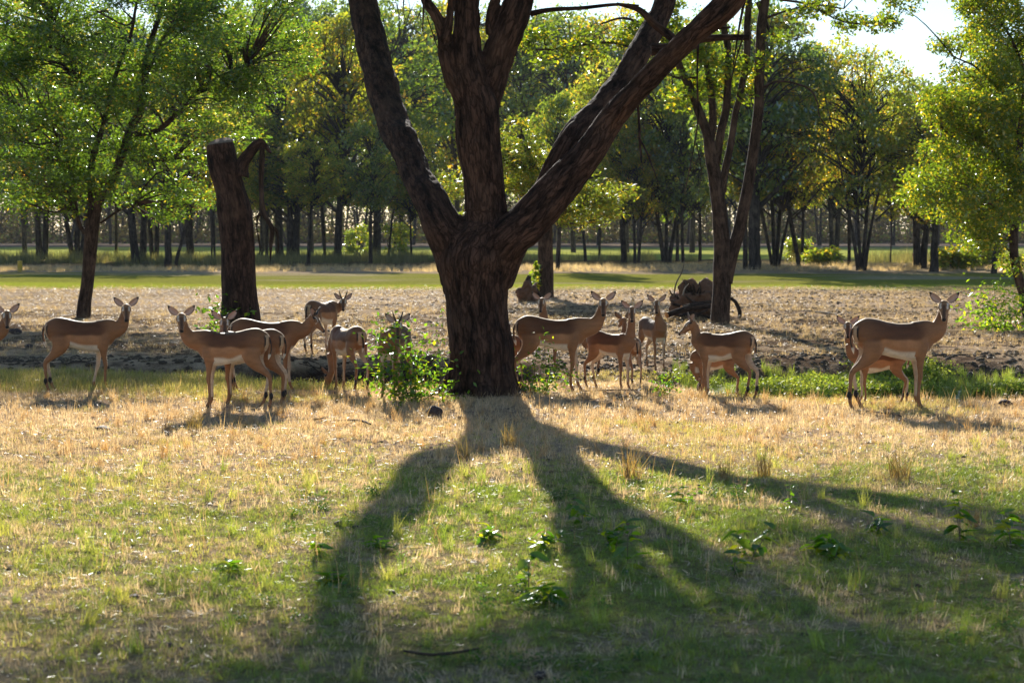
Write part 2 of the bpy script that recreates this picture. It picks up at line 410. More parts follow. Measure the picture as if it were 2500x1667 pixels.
def ground_colour(x, y):
    n = n2(x, y, 0.8, 21, 4); f = n2(x, y, 6.0, 31, 2); lg = n2(x * 0.25, y, 0.12, 91, 3)
    straw = np.array([0.52, 0.365, 0.245]); soil = np.array([0.11, 0.075, 0.052]); green = np.array([0.21, 0.21, 0.055])
    c = lerp3(straw, (0.34, 0.24, 0.165), sstep(0.35, 0.65, n))
    g = greenness(x, y)
    c = c * (1 - g[:, None] * 0.8) + green[None] * g[:, None] * 0.8
    # back of the ditch: trampled soil with litter
    b = sstep(22, 27, y)
    c2 = lerp3((0.50, 0.36, 0.235), (0.12, 0.08, 0.055), sstep(0.40, 0.58, n * 0.6 + f * 0.4))
    c = c * (1 - b[:, None]) + c2 * b[:, None]
    p = sstep(40, 48, y)[:, None]
    c3 = lerp3((0.50, 0.375, 0.27), (0.32, 0.23, 0.14), sstep(0.38, 0.62, lg * 0.5 + n * 0.5))
    c = c * (1 - p) + c3 * p
    # strips of mown turf further off
    def strip(a0, a1, col, c, k=2.0, pat=0.5):
        w = (lg - 0.5) * k * 6
        s = sstep(a0 - k + w, a0 + k + w, y) * (1 - sstep(a1 - k + w, a1 + k + w, y))
        s = s * (1 - pat * sstep(0.5, 0.7, n2(x * 0.4, y, 0.3, 57)))
        return c * (1 - s[:, None]) + np.asarray(col)[None] * s[:, None]
    c = strip(59, 68, (0.36, 0.38, 0.045), c, 1.5, 0.2)
    c = strip(66, 84, (0.27, 0.26, 0.05), c, 1.5, 0.6)
    c = strip(84, 104, (0.40, 0.30, 0.19), c, 1.5, 0.2)
    c = strip(105, 128, (0.15, 0.12, 0.06), c, 2.0, 0.3)
    c = strip(128, 240, (0.43, 0.44, 0.10), c, 3.0, 0.15)
    c = strip(240, 460, (0.17, 0.135, 0.11), c, 6.0, 0.3)
    d = ditch(x, y); s = sstep(0.05, 0.2, d)[:, None]
    dk = lerp3(soil, (0.07, 0.045, 0.032), sstep(0.4, 0.6, f))
    return c * (1 - s) + dk * s

def build_ground():
    ys = np.concatenate([np.arange(-12, 4, 1.0), np.arange(4, 19, 0.12), np.arange(19, 29, 0.07), np.arange(29, 62, 0.28), np.arange(62, 135, 1.0),
                         np.geomspace(136, 4000, 50)])
    us = np.linspace(-1, 1, 420); us = us * (0.55 + 0.45 * us**2)
    hw = 9 + 0.62 * np.maximum(ys, 0); hw = np.where(ys > 150, hw * 1.5, hw)
    X = us[None, :] * hw[:, None]; Y = np.repeat(ys[:, None], len(us), 1)
    x, y = X.ravel(), Y.ravel()
    V = np.stack([x, y, height(x, y)], 1)
    h, w = X.shape
    i = np.arange(h-1)[:, None] * w + np.arange(w-1)[None, :]
    q = np.stack([i, i+1, i+w+1, i+w], -1).reshape(-1, 4)
    me = mesh_np('ground', V, q, M['ground'], True, ground_colour(x, y))
    link('ground', me, kind='structure', label='dry trampled ground turning to green turf in front, cut by a shallow ditch')
build_ground()

# shallow scum-covered water lying in the right part of the ditch
def build_water():
    m, t = new_mat('pond_scum_water')
    tc = N_(t, 'ShaderNodeTexCoord'); n1 = N_(t, 'ShaderNodeTexNoise'); n1.inputs['Scale'].default_value = 5; n1.inputs['Detail'].default_value = 9; n1.inputs['Roughness'].default_value = 0.75
    t.links.new(tc.outputs['Object'], n1.inputs[0])
    r = N_(t, 'ShaderNodeMapRange'); t.links.new(n1.outputs[0], r.inputs[0]); r.inputs[1].default_value = 0.42; r.inputs[2].default_value = 0.6
    c = mixc(t, r.outputs[0], (0.03, 0.045, 0.03), (0.30, 0.36, 0.22))
    p = N_(t, 'ShaderNodeBsdfPrincipled'); t.links.new(c, p.inputs['Base Color'])
    rr = N_(t, 'ShaderNodeMapRange'); t.links.new(r.outputs[0], rr.inputs[0]); rr.inputs[3].default_value = 0.06; rr.inputs[4].default_value = 0.6
    t.links.new(rr.outputs[0], p.inputs['Roughness'])
    b = N_(t, 'ShaderNodeBump'); b.inputs['Strength'].default_value = 0.5; b.inputs['Distance'].default_value = 0.02; t.links.new(n1.outputs[0], b.inputs['Height']); t.links.new(b.outputs[0], p.inputs['Normal'])
    o = N_(t, 'ShaderNodeOutputMaterial'); t.links.new(p.outputs[0], o.inputs[0])
    xs = np.linspace(2.0, 11.5, 60); ysn = np.linspace(19.9, 25.6, 30)
    X, Y = np.meshgrid(xs, ysn); V = np.stack([X.ravel(), Y.ravel(), np.full(X.size, -0.245)], 1)
    i = np.arange(29)[:, None] * 60 + np.arange(59)[None, :]
    q = np.stack([i, i+1, i+61, i+60], -1).reshape(-1, 4)
    link('pond_water', mesh_np('pond_water', V, q, m), kind='structure', label='pale green scummy water lying in the ditch')
build_water()

# ------------------------------------------------------------------ scattered ground cover (geometry nodes, uncountable)
SRC = {}
def tuft_mesh(name, blades, h, spread, width, lean, seed, mat, seg=3, curl=0.5):
    r = np.random.default_rng(seed); mb = MB()
    for k in range(blades):
        a = r.uniform(0, 2*np.pi); rad = spread * math.sqrt(r.uniform()); base = np.array([rad*math.cos(a), rad*math.sin(a), -0.01])
        hh = h * r.uniform(0.45, 1.15); az = r.uniform(0, 2*np.pi); ln = lean * r.uniform(0.2, 1.3)
        d = np.array([math.cos(az), math.sin(az), 0]); s = np.array([-math.sin(az + r.uniform(-1, 1)), math.cos(az), 0]) * width * r.uniform(0.6, 1.3)
        pts = []
        for i in range(seg + 1):
            u = i / seg
            pts.append(base + d * ln * hh * u**(1 + curl) + np.array([0, 0, hh * u * (1 - 0.35 * ln * u)]))
        V = []
        for i, p in enumerate(pts):
            w = (1 - (i / seg)**1.5) * 0.5
            if i < seg: V += [p - s * w, p + s * w]
            else: V.append(p)
        q = [(2*i, 2*i+1, 2*i+3, 2*i+2) for i in range(seg - 1)]; t = [(2*seg-2, 2*seg-1, 2*seg)]
        mb.add(V, q, t, np.full((len(V), 3), r.uniform()))
    return mb.mesh(name, mat)

def herb_mesh(name, n, h, L, Wd, seed, mat):
    r = np.random.default_rng(seed); mb = MB()
    p = np.stack([r.normal(0, h*0.55, n), r.normal(0, h*0.55, n), r.uniform(0.0, h, n)], 1)
    V, q, c = leaf_cloud(p, L, Wd, 0.7, seed); mb.add(V, q, None, c)
    for k in range(5):
        b = np.array([r.normal(0, 0.02), r.normal(0, 0.02), -0.01]); e = np.array([r.normal(0, h*0.5), r.normal(0, h*0.5), h * 0.9])
        V, q, t = tube([b, (b+e)/2 + r.normal(0, h*0.06, 3), e], [0.002, 0.0015, 0.001], 4, 3, cap=False); mb.add(V, q, None, None)
    return mb.mesh(name, mat)

def lump_mesh(name, seed, mat, flat=0.6, sub=2):
    import bmesh
    bm = bmesh.new(); bmesh.ops.create_icosphere(bm, subdivisions=sub, radius=1.0)
    V = np.array([v.co[:] for v in bm.verts]); Fc = np.array([[v.index for v in f.verts] for f in bm.faces]); bm.free()
    n = vnoise(V * 1.3 + 9, seed) * 0.8 + vnoise(V * 3.1, seed + 2) * 0.5
    V = V * (0.5 + 0.55 * n)[:, None]; V[:, 2] *= flat
    return mesh_np(name, V, Fc, mat, True, np.full(len(V), 0.5))

def litter_mesh(name, n, spread, L, seed, mat):
    r = np.random.default_rng(seed); mb = MB()
    for k in range(n):
        a = r.uniform(0, 2*np.pi); p = np.array([r.normal(0, spread), r.normal(0, spread), r.uniform(0.002, 0.03)])
        d = np.array([math.cos(a), math.sin(a), r.uniform(-0.1, 0.25)]) * L * r.uniform(0.4, 1.2); s = np.array([-math.sin(a), math.cos(a), r.uniform(-.6, .6)]) * r.uniform(0.0008, 0.0022)
        mb.add([p - s, p + s, p + d + s*0.4, p + d - s*0.4], [(0, 1, 2, 3)], None, np.full((4, 3), r.uniform()))
    return mb.mesh(name, mat, False)

def src_coll(key, meshes):
    c = bpy.data.collections.new('source_' + key)
    for i, me in enumerate(meshes):
        o = bpy.data.objects.new('%s_%02d' % (key, i), me); c.objects.link(o)
    SRC[key] = (c, len(meshes))

src_coll('turf', [tuft_mesh('turf', 16, 0.055, 0.045, 0.0042, 0.9, 100+i, M['blade']) for i in range(5)])
src_coll('straw', [tuft_mesh('straw', 10, 0.085, 0.04, 0.0034, 0.7, 200+i, M['blade']) for i in range(5)])
src_coll('clump', [tuft_mesh('clump', 38, 0.22, 0.05, 0.005, 0.55, 300+i, M['blade']) for i in range(3)])
src_coll('tall', [tuft_mesh('tall', 26, 0.6, 0.22, 0.014, 0.4, 400+i, M['blade']) for i in range(3)])
src_coll('stalk', [tuft_mesh('stalk', 3, 0.25, 0.03, 0.0035, 0.35, 500+i, M['blade']) for i in range(4)])
src_coll('herb', [herb_mesh('herb', 70, 0.13, 0.045, 0.026, 600+i, M['weedblade']) for i in range(4)])
src_coll('litter', [litter_mesh('litter', 22, 0.06, 0.034, 700+i, M['blade']) for i in range(4)])
src_coll('clod', [lump_mesh('clod', 800+i, M['clod'], 0.6, 1) for i in range(5)])

def scatter(name, key, x, y, scl, tint, label, seed=0, dz=0.0, zs=None, floor=-9):
    r = np.random.default_rng(seed); n = len(x)
    me = bpy.data.meshes.new(name); me.vertices.add(n)
    V = np.stack([x, y, np.maximum(height(x, y) + dz, floor)], 1).astype(np.float32); me.vertices.foreach_set('co', V.ravel())
    def at_(nm, ty, arr, key_='value'):
        a = me.attributes.new(nm, ty, 'POINT'); a.data.foreach_set(key_, np.asarray(arr, np.float32 if ty != 'INT' else np.int32).ravel())
    rot = np.stack([r.normal(0, 0.12, n), r.normal(0, 0.12, n), r.uniform(0, 6.28, n)], 1)
    at_('rot', 'FLOAT_VECTOR', rot, 'vector')
    s3 = np.repeat(np.asarray(scl)[:, None], 3, 1)
    if zs is not None: s3[:, 2] *= zs
    at_('scl', 'FLOAT_VECTOR', s3, 'vector'); at_('idx', 'INT', r.integers(0, SRC[key][1], n))
    c4 = np.ones((n, 4)); c4[:, :3] = tint; at_('tint', 'FLOAT_COLOR', c4, 'color')
    o = link(name, me, kind='stuff', label=label)
    g = bpy.data.node_groups.new(name + '_nodes', 'GeometryNodeTree')
    g.interface.new_socket('Geometry', in_out='INPUT', socket_type='NodeSocketGeometry'); g.interface.new_socket('Geometry', in_out='OUTPUT', socket_type='NodeSocketGeometry')
    gi = g.nodes.new('NodeGroupInput'); go = g.nodes.new('NodeGroupOutput')
    ip = g.nodes.new('GeometryNodeInstanceOnPoints'); ci = g.nodes.new('GeometryNodeCollectionInfo')
    ci.inputs['Collection'].default_value = SRC[key][0]; ci.inputs['Separate Children'].default_value = True; ci.inputs['Reset Children'].default_value = True
    def na(nm, ty):
        a = g.nodes.new('GeometryNodeInputNamedAttribute'); a.data_type = ty; a.inputs[0].default_value = nm; return a.outputs['Attribute']
    er = g.nodes.new('FunctionNodeEulerToRotation')
    g.links.new(na('rot', 'FLOAT_VECTOR'), er.inputs[0])
    g.links.new(gi.outputs[0], ip.inputs['Points']); g.links.new(ci.outputs[0], ip.inputs['Instance']); ip.inputs['Pick Instance'].default_value = True
    g.links.new(na('idx', 'INT'), ip.inputs['Instance Index']); g.links.new(er.outputs[0], ip.inputs['Rotation']); g.links.new(na('scl', 'FLOAT_VECTOR'), ip.inputs['Scale'])
    g.links.new(ip.outputs[0], go.inputs[0])
    md = o.modifiers.new('scatter', 'NODES'); md.node_group = g
    return o

def pts(n, y0, y1, seed, hw0=1.2, k=0.36, power=1.0, sides=None):
    """random ground points between two distances, as wide as the view plus a margin"""
    r = np.random.default_rng(seed)
    y = y0 + (y1 - y0) * r.uniform(0, 1, n * 2)**power
    wmax = hw0 + k * y1; keep = r.uniform(0, wmax, len(y)) < hw0 + k * y; y = y[keep][:n]
    x = r.uniform(-1, 1, len(y)) * (hw0 + k * y)
    return x, y

def tints(a, b, n, seed, t=None):
    r = np.random.default_rng(seed)
    t = r.uniform(0, 1, n) if t is None else t
    c = lerp3(a, b, t); return c * r.uniform(0.8, 1.2, n)[:, None]

GREEN, YEL, STRAW, PALE = (0.21, 0.30, 0.035), (0.48, 0.46, 0.10), (0.54, 0.385, 0.255), (0.72, 0.57, 0.43)
# short turf in front
x, y = pts(62000, 5.2, 17.5, 1, 0.8, 0.33, 1.0); g = greenness(x, y); r = np.random.default_rng(2)
keep = r.uniform(0, 1, len(x)) < 0.25 + 0.75 * g; x, y, g = x[keep], y[keep], g[keep]
tt = np.clip(g * 1.1 - 0.12 + r.normal(0, 0.22, len(g)), 0, 1)
tc = lerp3(YEL, GREEN, tt); st = r.uniform(0, 1, len(g)) > 0.45 + 0.55 * g; tc[st] = lerp3(STRAW, PALE, r.uniform(0, 1, st.sum()))
patch = n2(x, y, 1.4, 77)
scatter('turf_grass', 'turf', x, y, r.uniform(0.5, 1.15, len(x)) * (0.6 + 0.8 * patch), tc, 'short green and yellow turf grass in front of the big tree', 3)
# dry straw stubble
x, y = pts(56000, 6.5, 24.5, 4, 0.8, 0.34, 0.75); g = greenness(x, y); dd = ditch(x, y); r = np.random.default_rng(5)
keep = (r.uniform(0, 1, len(x)) < (1 - 0.88 * g)) & (dd < 0.12) & (r.uniform(0, 1, len(x)) < 0.35 + 0.9 * sstep(0.3, 0.6, n2(x, y, 1.1, 88)))
x, y = x[keep], y[keep]
tc = tints(STRAW, PALE, len(x), 6); yl = n2(x, y, 0.7, 66) + 0.25 * sstep(20, 22.5, y) * (x < -2.2)
tc = np.where((yl > 0.62)[:, None], tints(YEL, STRAW, len(x), 7), tc)
scatter('dry_grass', 'straw', x, y, r.uniform(0.45, 1.25, len(x)), tc, 'sparse blond dry grass on the bare ground round the big tree', 8)
# flattened litter
x, y = pts(26000, 6.0, 60, 9, 0.8, 0.34, 1.3); r = np.random.default_rng(10); keep = (ditch(x, y) < 0.6) & (r.uniform(0, 1, len(x)) < 1 - 0.55 * greenness(x, y)); x, y = x[keep], y[keep]
scatter('dead_litter', 'litter', x, y, r.uniform(0.6, 1.5, len(x)) * (1 + y / 90), tints((0.32, 0.23, 0.15), (0.58, 0.45, 0.32), len(x), 12) * (1 - 0.3 * sstep(22, 30, y))[:, None], 'flattened pale dead stalks and litter on the ground', 13)
# standing stalks
x, y = pts(2600, 7.5, 21, 14, 0.8, 0.34, 0.6); r = np.random.default_rng(15)
scatter('dry_stalks', 'stalk', x, y, r.uniform(0.4, 1.1, len(x)), tints((0.30, 0.17, 0.08), (0.55, 0.38, 0.2), len(x), 16), 'thin upright dry stalks scattered over the straw', 17)
# denser clumps
x, y = pts(950, 6.6, 20.5, 18, 0.8, 0.34, 0.8); r = np.random.default_rng(19); g = greenness(x, y)
tc = np.where((g > 0.2)[:, None], tints(GREEN, YEL, len(x), 20), tints(STRAW, (0.45, 0.26, 0.1), len(x), 21))
scatter('grass_clumps', 'clump', x, y, r.uniform(0.3, 0.75, len(x)), tc, 'small loose clumps of longer grass among the turf and straw', 22)
# yellow-green belt along the near lip of the ditch, left
r = np.random.default_rng(23); x = r.uniform(-8.5, -1.6, 5200); a = np.interp(x, XK, YN); y = a - r.uniform(-0.5, 2.3, len(x)); 
keep = (x < -3.1) | (y > 21.0); x, y = x[keep], y[keep]
scatter('ditch_edge_grass', 'straw', x, y, r.uniform(0.8, 2.1, len(x)), tints((0.20, 0.24, 0.05), (0.52, 0.42, 0.14), len(x), 24), 'yellow-green grass belt along the near edge of the ditch', 25)
# stubble and litter beyond the ditch
x, y = pts(34000, 26.8, 62, 26, 1.0, 0.34, 1.1); r = np.random.default_rng(27)
keep = r.uniform(0, 1, len(x)) < 0.25 + sstep(0.45, 0.6, n2(x, y, 0.8, 98)); x, y = x[keep], y[keep]
scatter('far_stubble', 'straw', x, y, r.uniform(0.7, 1.6, len(x)), tints((0.36, 0.25, 0.14), (0.52, 0.39, 0.25), len(x), 28), 'thin dry stubble on the trampled ground behind the antelope', 29)
# clods
x, y = pts(9000, 26.6, 58, 30, 1.0, 0.34, 1.0); r = np.random.default_rng(31); keep = (x > -2.5 + r.normal(0, 2.5, len(x))) ; x, y = x[keep], y[keep]
xb = r.uniform(0.4, 10, 1500); yb = r.uniform(23.6, 27.4, 1500); xc = r.uniform(-8.5, 0, 1300); yc = r.uniform(23.2, 26.8, 1300); xb = np.concatenate([xb, xc]); yb = np.concatenate([yb, yc]); x = np.concatenate([x, xb]); y = np.concatenate([y, yb])
scatter('earth_clods', 'clod', x, y, r.uniform(0.015, 0.075, len(x)), tints((0.1,)*3, (0.2,)*3, len(x), 32), 'dark dried clods of trampled earth behind the ditch', 33)
x, y = pts(900, 8, 21, 34, 1.0, 0.34, 0.7); r = np.random.default_rng(35)
scatter('soil_crumbs', 'clod', x, y, r.uniform(0.008, 0.03, len(x)), tints((0.1,)*3, (0.2,)*3, len(x), 36), 'small crumbs of earth and dung scattered in the straw', 37)
# lush weeds in the right part of the ditch
r = np.random.default_rng(38); x = r.uniform(1.6, 11.0, 7000); y = r.uniform(21.4, 25.9, 7000)
near = 22.1 - 0.5 * sstep(4.5, 2.5, x) + 0.7 * sstep(3.6, 4.6, x) + 0.7 * (n2(x, y, 0.8, 98) - 0.5)
keep = (r.uniform(0, 1, len(x)) < sstep(0.48, 0.68, n2(x, y, 0.9, 99) + 0.14 * sstep(2.5, 6.0, x) - 0.16 * sstep(3.6, 2.2, x)) * (1 - 0.75 * sstep(24.0, 24.9, y))) & (y > near) & (y < 24.2 + 0.5 * (x - 3) + n2(x, y, 1.0, 97)); x, y = x[keep], y[keep]
scatter('ditch_weeds', 'herb', x, y, r.uniform(0.6, 1.25, len(x)), tints((0.13, 0.21, 0.02), (0.34, 0.38, 0.06), len(x), 39), 'lush bright green weeds growing on the wet side of the ditch', 40, 0.02, floor=-.235)
r = np.random.default_rng(138); x = r.uniform(2.2, 10.5, 900); y = r.uniform(22.3, 25.6, 900)
scatter('ditch_reeds', 'clump', x, y, r.uniform(0.4, 1.1, len(x)), tints((0.12, 0.20, 0.02), (0.30, 0.34, 0.06), len(x), 139), 'green water grass standing in the ditch', 140, 0.0, floor=-.24)
# small herbs on the ditch floor behind the left animals
r = np.random.default_rng(141); x = r.uniform(-3.0, -0.2, 160); y = r.uniform(21.4, 22.6, 160)
scatter('ditch_herbs', 'herb', x, y, r.uniform(0.3, 0.8, len(x)), tints((0.12, 0.18, 0.03), (0.3, 0.3, 0.08), len(x), 142), 'small green herbs at the near edge of the dark ditch', 143)
# low leafy herbs in the foreground turf
x, y = pts(700, 6.2, 12.6, 144, 0.6, 0.34, 1.0); r = np.random.default_rng(145); keep = (n2(x, y, 0.8, 146) > 0.53) & (x > -1.4); x, y = x[keep], y[keep]
scatter('turf_herbs', 'herb', x, y, r.uniform(0.2, 0.5, len(x)), tints((0.05, 0.12, 0.02), (0.12, 0.22, 0.03), len(x), 147), 'low leafy green herbs mixed in the foreground turf', 148)
# long grass under the far trees
x, y = pts(5200, 104, 130, 41, 3, 0.36); r = np.random.default_rng(42); keep = n2(x, y, 0.12, 43) > 0.5; x, y = x[keep], y[keep]
scatter('woodland_edge_grass', 'tall', x, y, r.uniform(0.6, 1.8, len(x)), tints((0.09, 0.11, 0.03), (0.28, 0.24, 0.09), len(x), 44), 'dark long grass and undergrowth at the feet of the far trees', 45)
x, y = pts(4200, 86, 103, 46, 3, 0.36); r = np.random.default_rng(47)
scatter('dry_verge_grass', 'tall', x, y, r.uniform(0.25, 0.55, len(x)), tints((0.45, 0.33, 0.18), (0.6, 0.46, 0.3), len(x), 48), 'dry blond verge grass before the far trees', 49)
# ------------------------------------------------------------------ the big forked tree
def build_main_tree():
    z2 = lambda L, d0: [(820 + a * 0.4465, b * 0.4465, w * 0.4465) + ((dd[0] if dd else d0),) for a, b, w, *dd in L]
    D0 = 20.1
    trunk = [(1172, 990, 192, D0), (1174, 955, 178, D0), (1174, 915, 168, D0), (1174, 850, 164, D0), (1168, 780, 156, D0), (1164, 720, 158, D0), (1161, 670, 174, D0), (1162, 625, 188, D0), (1180, 575, 150, D0), (1184, 545, 120, D0)]
    left = [(1135, 700, 110, D0), (1112, 610, 112, D0)] + z2([(585, 1235, 235, 20.1), (525, 1110, 195, 20.4), (455, 985, 182, 20.9), (385, 815, 180, 21.7), (300, 640, 176, 22.8), (240, 420, 176, 23.9), (190, 220, 166, 24.9), (143, 0, 162, 25.7)], D0 - 0.05) + [(850, -80, 68, 26.0), (806, -180, 62, 26.2), (775, -290, 52, 26.1), (790, -420, 40, 25.8)]
    mid = [(1180, 700, 120, D0)] + z2([(830, 1330, 250), (817, 1150, 238), (806, 1000, 232), (786, 800, 240), (765, 600, 242), (740, 480, 215), (722, 350, 175), (715, 200, 152), (718, 0, 142)], D0) + [(1142, -120, 58, 20.1), (1150, -300, 50, 20.2), (1170, -500, 36, 20.3)]
    mid_r = z2([(800, 640, 150), (830, 500, 168), (872, 370, 172), (905, 260, 176), (950, 150, 166), (1005, 0, 158)], D0 + 0.12) + [(1300, -120, 64, 20.4), (1350, -290, 54, 20.7), (1380, -450, 40, 21)]
    mid_l = z2([(690, 560, 100), (635, 430, 84), (605, 300, 84), (595, 190, 78), (545, 80, 60), (490, -10, 50)], D0 - 0.1) + [(1020, -70, 20, 19.8), (990, -170, 16, 19.6)]
    mid_l2 = z2([(600, 220, 60), (622, 100, 48), (632, 0, 44)], D0 - 0.15) + [(1106, -90, 16, 19.8)]
    mid_s = z2([(850, 190, 70), (848, 110, 62), (866, 30, 58), (885, -40, 52)], D0 + 0.1) + [(1225, -90, 20, 20.4)]
    right = [(1195, 690, 120, D0), (1215, 625, 125, D0 - .05)] + z2([(960, 1290, 230), (1050, 1215, 222), (1165, 1090, 215), (1290, 940, 192), (1395, 820, 170), (1500, 665, 146), (1600, 545, 142, 19.75), (1720, 420, 140, 19.6), (1850, 290, 142, 19.4), (1990, 155, 136, 19.2), (2120, 40, 134, 19.0)], D0 - 0.2) + [(1830, -60, 56, 18.9), (1900, -160, 50, 18.8), (1960, -290, 42, 18.6), (2060, -420, 30, 18.4)]
    back = z2([(1130, 1080, 130), (1190, 960, 150), (1262, 820, 152), (1350, 690, 150, 20.7), (1460, 575, 148, 21.1), (1570, 440, 146, 21.6), (1660, 290, 140, 22.1), (1740, 140, 122, 22.7), (1810, 0, 112, 23.2)], D0 + 0.28) + [(1650, -80, 46, 23.6), (1690, -200, 40, 24), (1700, -360, 30, 24.4)]
    limbs = [trunk, left, mid, mid_r, mid_l, mid_l2, mid_s, right, back]
    mb = MB(); CS = []
    for L in limbs:
        P = np.array([at(a, b, d) for a, b, w, d in L]); R = np.array([w / 2 / pxm(d) for a, b, w, d in L])
        if L is trunk: P[0][2] = -0.12
        V, q, t = tube(P, R, len(P) * 5, 26); mb.add(V, q, t)
        C4 = catmull(np.hstack([P, R[:, None]]), len(P) * 7); s = np.concatenate([[0], np.cumsum(np.linalg.norm(np.diff(C4[:, :3], axis=0), axis=1))])
        T, N, B = frames(C4[:, :3])
        CS.append((C4, s, N, B, T))
    # root flare
    for k in range(7):
        a = k * 0.9 + 0.3; c = at(1174, 970, D0); c[2] = 0
        e = c + np.array([math.cos(a), math.sin(a), 0]) * 0.62; V, q, t = tube([c + np.array([math.cos(a)*.26, math.sin(a)*.26, 0.42]), c + np.array([math.cos(a)*.33, math.sin(a)*.33, 0.13]), e + np.array([0, 0, -0.10])], [0.10, 0.12, 0.05], 10, 12); mb.add(V, q, t)
    base = Vector(at(1174, 975, D0)); base.z = 0
    root = thing('forked_tree', 'massive dark furrowed tree in the centre, its trunk forking low into several thick limbs', 'tree', (base.x, base.y, 0))
    tmp = mb.obj('tmp_trunk', None)
    md = tmp.modifiers.new('r', 'REMESH'); md.mode = 'VOXEL'; md.voxel_size = 0.017; md.use_smooth_shade = True
    dg = bpy.context.evaluated_depsgraph_get(); me = bpy.data.meshes.new_from_object(tmp.evaluated_get(dg)); me.name = 'trunk'
    bpy.data.objects.remove(tmp)
    n = len(me.vertices); V = np.empty(n * 3, np.float32); me.vertices.foreach_get('co', V); V = V.reshape(-1, 3).astype(float)
    Nn = np.empty(n * 3, np.float32); me.vertices.foreach_get('normal', Nn); Nn = Nn.reshape(-1, 3)
    best = np.full(n, 1e9); A = np.zeros((n, 3)); off = 0
    for C4, s, N, B, T in CS:
        off += 31.7
        for k in range(len(C4)):
            if k % 2 and k != len(C4) - 1: continue
            dv = V - C4[k, :3]; dist = np.sqrt((dv**2).sum(1)) - C4[k, 3] * 1.0
            m = dist < best
            if not m.any(): continue
            best[m] = dist[m]; dm = dv[m]
            al = dm @ T[k]
            A[m, 0] = (dm @ N[k]) * 13; A[m, 1] = (dm @ B[k]) * 13; A[m, 2] = (s[k] + al) * 2.8 + off
    w = vnoise(A * 0.5, 2)[:, None] * 1.2
    A2 = A + w
    n1 = vnoise(A2, 1); n3 = vnoise(A2 * [2.3, 2.3, 2.0], 4); n4 = vnoise(V * 2.2, 7)
    rid = (np.abs(n1 - 0.5) * 2)**0.7 * 0.65 + np.abs(n3 - 0.5) * 0.7
    V = V + Nn * ((rid - 0.55) * 0.034 + (n4 - 0.5) * 0.045)[:, None]
    V -= np.array([base.x, base.y, 0])
    set_col(me, A / [13, 13, 2.8], 'bk')
    me.vertices.foreach_set('co', V.astype(np.float32).ravel()); me.materials.clear(); me.materials.append(M['bark_main'])
    me.polygons.foreach_set('use_smooth', np.ones(len(me.polygons), bool)); me.update()
    link('trunk', me, root)
    bp = np.array([base.x, base.y, 0])
    # thin branches, the cut stub, hanging dead twigs
    def br(name, L, d, wts, sides=8):
        P = np.array([at(a, b, d) for a, b in L]) - bp; V, q, t = tube(P, np.array(wts) / 2 / pxm(d), len(P) * 4, sides, 0.004, 3, jitter=0.15)
        MB().add(V, q, t).obj(name, M['bark_main'], root)
    br('branch', [(1690, 98), (1760, 92), (1828, 92)], 19.85, [22, 17, 15])
    br('branch', [(1700, 86), (1740, 72), (1784, 67)], 19.85, [12, 9, 7])
    br('branch', [(1590, 122), (1650, 118), (1700, 108)], 20.2, [30, 26, 24])
    br('branch', [(1295, 34), (1345, 24), (1420, 20), (1500, 12), (1560, 14)], 20.4, [16, 12, 10, 9, 5])
    br('branch', [(1505, 10), (1560, 25), (1600, 62), (1650, 100)], 20.5, [8, 16, 20, 22])
    br('dead_twig', [(1556, 245), (1560, 300), (1562, 345), (1566, 398)], 19.9, [9, 8, 8, 5], 6)
    br('dead_twig', [(1562, 340), (1578, 370), (1590, 400), (1606, 444)], 19.9, [6, 6, 5, 3], 6)
    br('dead_twig', [(1036, -40), (1034, 20), (1032, 78)], 19.7, [7, 7, 3], 6)
    br('dead_twig', [(990, -40), (985, 10), (983, 45)], 19.7, [6, 5, 2], 6)
    br('dead_twig', [(1042, 40), (1062, 100), (1080, 150), (1085, 200), (1082, 245)], 19.8, [4, 4, 3, 3, 2], 5)
    br('dead_twig', [(1704, 110), (1702, 200), (1704, 290), (1690, 380), (1672, 470)], 19.8, [8, 6, 6, 4, 3], 6)
    br('dead_twig', [(1700, 350), (1712, 420), (1702, 490)], 19.8, [4, 3, 2], 5)
    br('dead_twig', [(1790, 160), (1800, 95), (1812, 30), (1826, -30)], 19.8, [4, 6, 8, 9], 6)
    br('dead_twig', [(1780, 225), (1796, 150), (1815, 90)], 19.8, [3, 5, 6], 6)
    # the crown, spreading above the picture and shading the foreground
    r = np.random.default_rng(71); P = []
    cl = []
    for k in range(1150):
        sx = r.uniform(-5.5, 7.0); y = r.uniform(17.5, 34.0 if sx > 1.3 else 27.5); sy = r.uniform(4.0, 13.2); z = (y - sy) * math.tan(SUN_EL); x = sx + math.tan(SUN_AZ) * (y - sy)
        if z < 1.79 + y * 0.1275 + 0.55: continue
        lim = 9.0 + 0.8 * float(sstep(0.2, 2.5, np.array([sx]))[0]) + 3.2 * float(sstep(1.2, 2.4, np.array([sx]))[0])
        if sx < -0.7: lim = 9.0
        if sy > lim + r.uniform(-.5, .3): continue
        if r.uniform() < (0.65 if sx < 0 else 0.12): continue
        if -0.6 < sx < 1.0 and sy > 8.3: continue
        if sx > 1.0 and n2(np.array([sx]), np.array([sy]), 0.9, 404, 2)[0] > 0.60: continue
        cl.append((x, y, z))
    for c in cl:
        k = 170; P.append(np.array(c) + r.normal(size=(k, 3)) * [0.36, 0.36, 0.15])
    P = np.concatenate(P) - bp
    V, q, c = leaf_cloud(P, 0.10, 0.055, 0.4, 72)
    link('crown', mesh_np('crown', V, q, M['leaf_left'], True, c), root)
    mb = MB(); ends = [np.array(at(790, -420, 25.8)), np.array(at(1170, -500, 20.3)), np.array(at(1380, -450, 21)), np.array(at(2060, -420, 18.4)), np.array(at(1700, -360, 24.4))]
